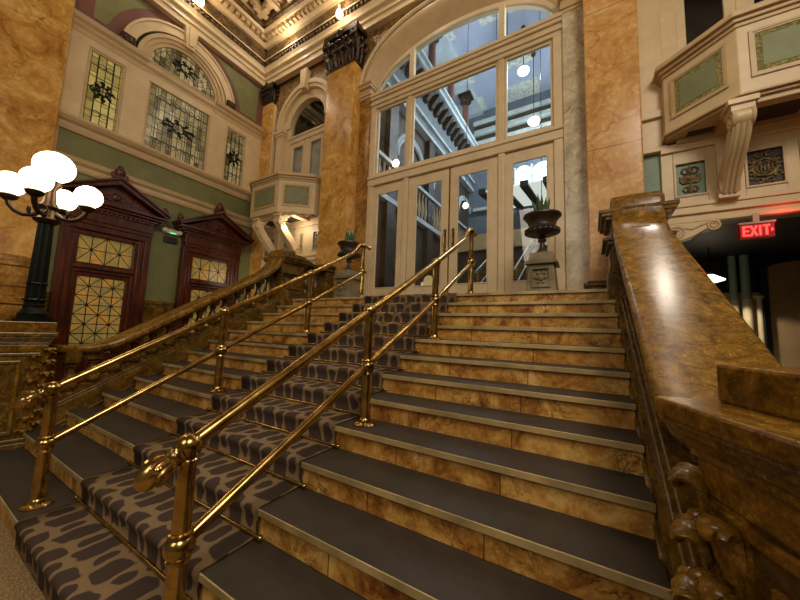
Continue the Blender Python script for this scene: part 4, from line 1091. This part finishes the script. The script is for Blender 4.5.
# exit sign
E_ = thing('exit_sign', 'red illuminated EXIT sign hanging under the right balcony', 'sign', (4.36, wy-.12, 3.0))
ex, ey, ez = 4.35, wy-.14, 2.985
MB().box(ex-.165, ex+.155, ey, ey+.08, ez-.095, ez+.095).build('housing', REDBOX, E_, bevel=.006)
m = MB(); m.box(ex-.175, ex+.165, ey-.012, ey+.09, ez+.095, ez+.118); m.box(ex-.03, ex+.03, ey+.02, ey+.06, ez+.118, ez+.24); m.build('bracket', paint('brushed_sign_metal', (190, 160, 140), .4), E_)
def stroke(m, x, w, segs):
    for (x0, z0, x1, z1) in segs:
        d = Vector((x1-x0, 0, z1-z0)); n = Vector((-d.z, 0, d.x)).normalized()*.011
        p = [Vector((x+x0*w, 0, ez-.058+z0*.116)), Vector((x+x1*w, 0, ez-.058+z1*.116))]
        d = (p[1]-p[0]).normalized(); n = Vector((-d.z, 0, d.x))*.0095; e = d*.008
        q = [p[0]+n-e, p[1]+n+e, p[1]-n+e, p[0]-n-e]; m.prism([(v.x, v.z) for v in q], 'y', ey-.008, ey+.002)
LET = [('E', [(0, 0, 0, 1), (0, 1, 1, 1), (0, .5, .85, .5), (0, 0, 1, 0)]), ('X', [(0, 0, 1, 1), (0, 1, 1, 0)]), ('I', [(.5, 0, .5, 1)]), ('T', [(0, 1, 1, 1), (.5, 0, .5, 1)])]
x = ex-.13
for nm, sg in LET:
    m = MB(); w = .048 if nm != 'I' else .024; stroke(m, x, w, sg); m.build('letter', REDL, E_); x += w+.022
m = MB().prism([(ex+.122, ez-.025), (ex+.122, ez+.025), (ex+.144, ez)], 'y', ey-.008, ey+.002); m.build('arrow', REDL, E_)

# ------------------------------------------------------------------ hall behind the entrance
IX = -2.6
m = MB(); m.box(IX-.3, IX, BY+.36, 15, 1.9, 10.0); m.box(-2.9, -2.5, BY+.35, 6.6, 1.9, 12); 
tag(m.build('wall_hall_left', UMBER), kind='structure')
tag(MB().box(3.0, 3.2, BY+.36, 15, 1.9, 14).build('wall_hall_right', BLUEW), kind='structure')
tag(MB().box(-7, 3.2, 14.6, 14.8, 1.9, 14).build('wall_hall_back', paint('grey_hall_wall', (104, 112, 122), .6)), kind='structure')
tag(MB().box(-7, -6.8, BY+.36, 15, 9.6, 14).build('wall_hall_upper', BLUEW), kind='structure')
tag(MB().box(-7, 3.2, BY+.36, 15, 12.6, 12.8).build('ceiling_hall', LILAC), kind='structure')
def along(name, polys, mat, kind='structure'):
    m = MB()
    for p in polys: m.prism(p, 'y', BY+.5, 14.6)
    tag(m.build(name, mat), kind=kind)
P_ = lambda d0, z0, d1, z1: [(IX+d0, z0), (IX+d1, z0), (IX+d1, z1), (IX+d0, z1)]
along('trim_20', [P_(0, 8.5, .25, 8.62), P_(0, 8.9, .3, 9.0), P_(0, 9.95, .7, 10.1), P_(0, 10.1, .8, 10.2), P_(0, 5.2, .2, 5.35), P_(0, 6.3, .25, 6.4)], BLUEW)
along('trim_21', [P_(0, 9.0, .22, 9.9), P_(0, 8.62, .2, 8.9), P_(-4.2, 9.9, .1, 10.0)], paint('grey_blue_frieze', (120, 128, 132), .5))
m = MB(); y = BY+.7
while y < 14.4: m.prism([(IX+.2, 9.5), (IX+.35, 9.55), (IX+.62, 9.85), (IX+.62, 9.95), (IX+.2, 9.95)], 'y', y, y+.16); y += .42
tag(m.build('trim_22', DARKC), kind='structure')
m = MB(); y = BY+.7
while y < 14.4: m.lathe(IX+.12, y, [(.06, 5.35), (.035, 5.45), (.075, 5.7), (.03, 6.1), (.05, 6.3)], 8); y += .24
tag(m.build('trim_23', paint('gallery_balusters', (176, 158, 128), .5), smooth=True), kind='structure')
# arcade piers on the hall's left wall
for i in range(3):
    y = 7.4+2.6*i
    R = thing('hall_pier', '%s dark pilaster with arch on the left wall of the hall behind the glass' % ORD[i], 'pilaster', (IX, y, 2.08), kind='structure')
    MB().box(IX, IX+.18, y-.22, y+.22, 2.08, 8.5).build('shaft', paint('dark_hall_pilaster', (70, 54, 42), .45), R)
    m = MB()
    for rr in (.9, 1.02): m.torus((IX+.06, y+1.3, 6.9), rr, .06, 'x', 24, 8, 0, PI)
    m.build('arch_moulding', BLUEW, R, True)
cols = [7.6, 9.4, 11.2, 13.0]
for i, y in enumerate(cols):
    x = IX+.35
    R = thing('loggia_column', '%s brown marble column of the upper loggia behind the glass' % ORD[i], 'column', (x, y, 10.2), 'loggia columns behind the glass')
    MB().lathe(x, y, [(.2, 10.2), (.2, 10.28), (.16, 10.34), (.15, 11.0), (.135, 11.9)], 18).build('shaft', paint('red_brown_column', (128, 84, 66), .4), R, True)
    m = MB().lathe(x, y, [(.14, 11.88), (.2, 12.1), (.26, 12.3)], 16); m.box(x-.28, x+.28, y-.28, y+.28, 12.3, 12.42)
    for k in range(8):
        a = 2*PI*k/8; m.ball((x+.2*math.cos(a), y+.2*math.sin(a), 12.12), .07, (1, 1, 1.4), 8, 6)
    m.build('capital', BRONZE, R, True)
along('trim_24', [P_(-.1, 12.42, .7, 12.6)], BLUEW)
m = MB()
for z0, z1, o in ((11.75, 11.95, .3), (11.35, 11.6, .12), (11.2, 11.35, .3), (10.6, 10.95, .2), (7.4, 7.55, .2)): m.box(-2.3, 3.0, 14.6-o, 14.6, z0, z1)
tag(m.build('trim_25', paint('cream_blue_cornice', (190, 196, 186), .5)), kind='structure')
tag(MB().box(-2.3, 3.0, 14.45, 14.6, 10.95, 11.2).box(-2.3, 3.0, 14.4, 14.6, 11.6, 11.75).build('trim_26', DARKC), kind='structure')
W6 = thing('window_6', 'bright two-light window high on the far wall behind the glass', 'window', (.4, 14.6, 8.2), kind='structure')
for i, (a, b) in enumerate(((-.35, .3), (.4, 1.25))):
    c, h = (a+b)/2, (b-a)/2
    MB().prism([(a, 8.15), (b, 8.15), (b, 8.95)]+[(c+h*math.cos(PI*k/12), 8.95+.28*math.sin(PI*k/12)) for k in range(1, 12)]+[(a, 8.95)], 'y', 14.54, 14.6).build('daylit_pane', SKYWIN, W6)
m = MB()
for b_ in ((-.42, -.35, 8.0, 9.2), (.3, .4, 8.0, 9.2), (1.25, 1.32, 8.0, 9.2), (-.42, 1.32, 8.0, 8.15), (-.4, 1.3, 8.9, 8.96)): m.box(b_[0], b_[1], 14.48, 14.6, b_[2], b_[3])
m.build('frame', BLUEW, W6)
# glazed skylight slope under the window
K = thing('window_7', 'sloping skylight with dark ribs seen through the right sidelight', 'window', (.9, 12.5, 6.6), kind='structure')
for i in range(5):
    x = -.7+.72*i
    MB().prism([(11, 6.68), (14.4, 7.25), (14.4, 7.3), (11, 6.73)], 'x', x, x+.46).build('lit_pane', emis('skylight_pane', (225, 230, 215), .9), K)
m = MB()
for i in range(6):
    x = -.7+.72*i-.26; m.prism([(10.9, 6.58), (14.4, 7.18), (14.4, 7.4), (10.9, 6.78)], 'x', x, x+.26)
m.build('rib', DARKC, K)
tag(MB().box(-2.3, 3.0, 11.2, 11.4, 4.6, 5.2).build('trim_27', CREAM2), kind='structure')
tag(MB().box(-2.3, 3.0, 11.4, 11.5, 2.0, 4.6).build('wall_hall_inner', UMBER), kind='structure')
# inner flight of stairs with rails
IS = thing('inner_staircase', 'second flight of steps seen through the glass beyond the doors', 'staircase', (.8, 7.4, 2.08))
for k in range(12):
    MB().box(-.6, 2.6, 7.4+.3*k, 7.4+.3*(k+1)+.2, 2.08, 2.24+.16*k).build('step', BROWN, IS)
for x, lab in ((.1, 'polished inner stair rail seen through the right door leaf'), (1.0, 'polished inner stair rail seen through the right sidelight')):
    R = thing('inner_handrail', lab, 'handrail', (x, 7.5, 2.24))
    for k in (0, 5, 10): MB().lathe(x, 7.55+.3*k, [(.03, 2.24+.16*k), (.03, 3.1+.16*k)], 12).build('post', BRASS, R, True)
    for h, nm in ((.86, 'top_rail'), (.43, 'middle_rail')):
        MB().tube([(x, 7.4, 2.24+h-.08), (x, 10.7, 2.24+h+1.68)], .026, 12).build(nm, paint('pale_steel', (190, 196, 205), .15, .05, 1.0), R, True)
for (x, y, z, rr, lab) in ((.75, 12.3, 9.75, .22, 'lit bowl pendant seen in the right transom pane'), (.6, 11, 10.9, .2, 'lit bowl pendant seen in the right fanlight pane')):
    R = thing('bowl_pendant', lab, 'lamp', (x, y, z))
    MB().ball((x, y, z), rr, (1, 1, .6), 20, 12).build('bowl', SHADE, R, True)
    MB().lathe(x, y, [(.015, z+.1), (.015, 12.45), (.08, 12.5), (.08, 12.6)], 10).build('rod', BRONZE, R, True)
for i, (x, y, z, lab) in enumerate(((-2.25, 7.3, 6.35, 'small lit globe in the left transom pane'), (-.9, 9.4, 5.6, 'small lit globe in the left door glass'), (.05, 9.4, 5.9, 'small lit globe near the top of the right door glass'), (.35, 9.6, 5.35, 'small lit globe at the right edge of the right door glass'), (1.25, 10.2, 5.5, 'small lit globe low beside the skylight in the right sidelight'))):
    R = thing('globe_pendant', lab, 'lamp', (x, y, z), 'small lit globes behind the glass')
    MB().ball((x, y, z), .09, (1, 1, 1.1), 14, 10).build('globe', SHADE, R, True)
    if x < -2: MB().tube([(IX, y, z+.12), (x, y, z+.12), (x, y, z+.05)], .015, 6).build('arm', BRONZE, R, True)
    else: MB().tube([(x, y, z+.05), (x, y, 12.6)], .01, 6).build('cord', BRONZE, R, True)

# plain right-hand wall of the lobby, mirroring the left one
tag(MB().box(6.75, 7.0, -4, 6.2, 0, 12).build('wall_right', GREEN), kind='structure')
m = MB()
for z0, z1, d in ((4.53, 4.79, .1), (5.32, 5.61, .14), (7.42, 7.74, .18), (9.18, 9.6, .3)): m.box(6.75-d, 6.75, -4, 5.9, z0, z1)
m.box(6.69, 6.75, -4, 5.9, 5.61, 7.42)
tag(m.build('trim_28', CREAM2, bevel=.02), kind='structure')
tag(MB().box(6.72, 6.75, -4, 5.9, 0, 2.0).build('baseboard_right', BROWN), kind='structure')

# ------------------------------------------------------------------ light
def area(name, loc, rot, size, power, col):
    l = bpy.data.lights.new(name, 'AREA'); l.energy = power; l.size = size; l.color = col
    o = bpy.data.objects.new(name, l); COL.objects.link(o); o.location = loc; o.rotation_euler = rot; return o
def point(name, loc, power, col, rad=.1):
    l = bpy.data.lights.new(name, 'POINT'); l.energy = power; l.shadow_soft_size = rad; l.color = col
    o = bpy.data.objects.new(name, l); COL.objects.link(o); o.location = loc; return o
WARM = (1.0, .875, .71)
for i, x in enumerate((-4.9, -2.9, -.9, 1.1, 3.1)): point('cornice_bulb_light', (x, BY-.62, 9.86), 24 if x < 3 else 60, WARM, .1)
for i, y in enumerate((3.35, 1.3, -.8)): point('cornice_bulb_light', (-5.85, y, 9.86), 24, WARM, .1)
area('lobby_right_fill', (5.5, -1.5, 8.0), (math.radians(38), 0, math.radians(48)), 3, 360, WARM)  # added warm fill from behind right; no fixture stands there
area('lobby_rear_fill', (1.0, -5, 6.5), (math.radians(62), 0, 0), 3, 110, WARM)  # added soft fill from behind the camera, without a fixture
for x, y, z, e_ in ((.75, 12.3, 9.5, 260), (.6, 11, 10.65, 200), (1.9, 7.0, 7.5, 140), (-5.5, 10.5, 11.2, 200)): point('hall_light', (x, y, z), e_, (.8, .91, 1.0), .08)  # added cool fill for the hall; only some points hang under bowl pendants
l_ = bpy.data.lights.new('passage_lamp', 'SPOT'); l_.energy = 130; l_.spot_size = math.radians(150); l_.color = (1, .9, .75); l_.shadow_soft_size = .05
lo = bpy.data.objects.new('passage_lamp', l_); COL.objects.link(lo); lo.location = (4.4, 8.0, 2.6)
l_ = bpy.data.lights.new('rail_highlight_spot', 'SPOT'); l_.energy = 60; l_.color = WARM; l_.shadow_soft_size = .09; l_.spot_size = math.radians(50); l_.spot_blend = .7  # added spot without a fixture, placed to put a highlight on the right handrail
lo = bpy.data.objects.new('rail_highlight_spot', l_); COL.objects.link(lo); lo.location = (3.6, 5.35, 5.9)
lo.rotation_euler = (Vector((2.92, 2.6, 1.85))-lo.location).to_track_quat('-Z', 'Y').to_euler()
point('balcony_soffit_light', (-4.2, 5.5, 4.2), 8, WARM, .05)
point('passage_left_light', (-5.75, 5.2, 2.9), 6, WARM, .3)
point('exit_sign_glow', (4.6, wy-.2, 3.13), 1.6, (1, .05, .04), .05)
w = bpy.data.worlds.new('world'); sc.world = w; w.use_nodes = True
bg = w.node_tree.nodes['Background']; bg.inputs['Color'].default_value = (1.0, .74, .45, 1); bg.inputs['Strength'].default_value = .09
sc.view_settings.view_transform = 'Standard'; sc.view_settings.look = 'None'; sc.view_settings.gamma = 1; sc.view_settings.use_curve_mapping = False
sc.view_settings.exposure = .15
sc.cycles.use_denoising = True
sc.cycles.max_bounces = 6; sc.cycles.transparent_max_bounces = 16
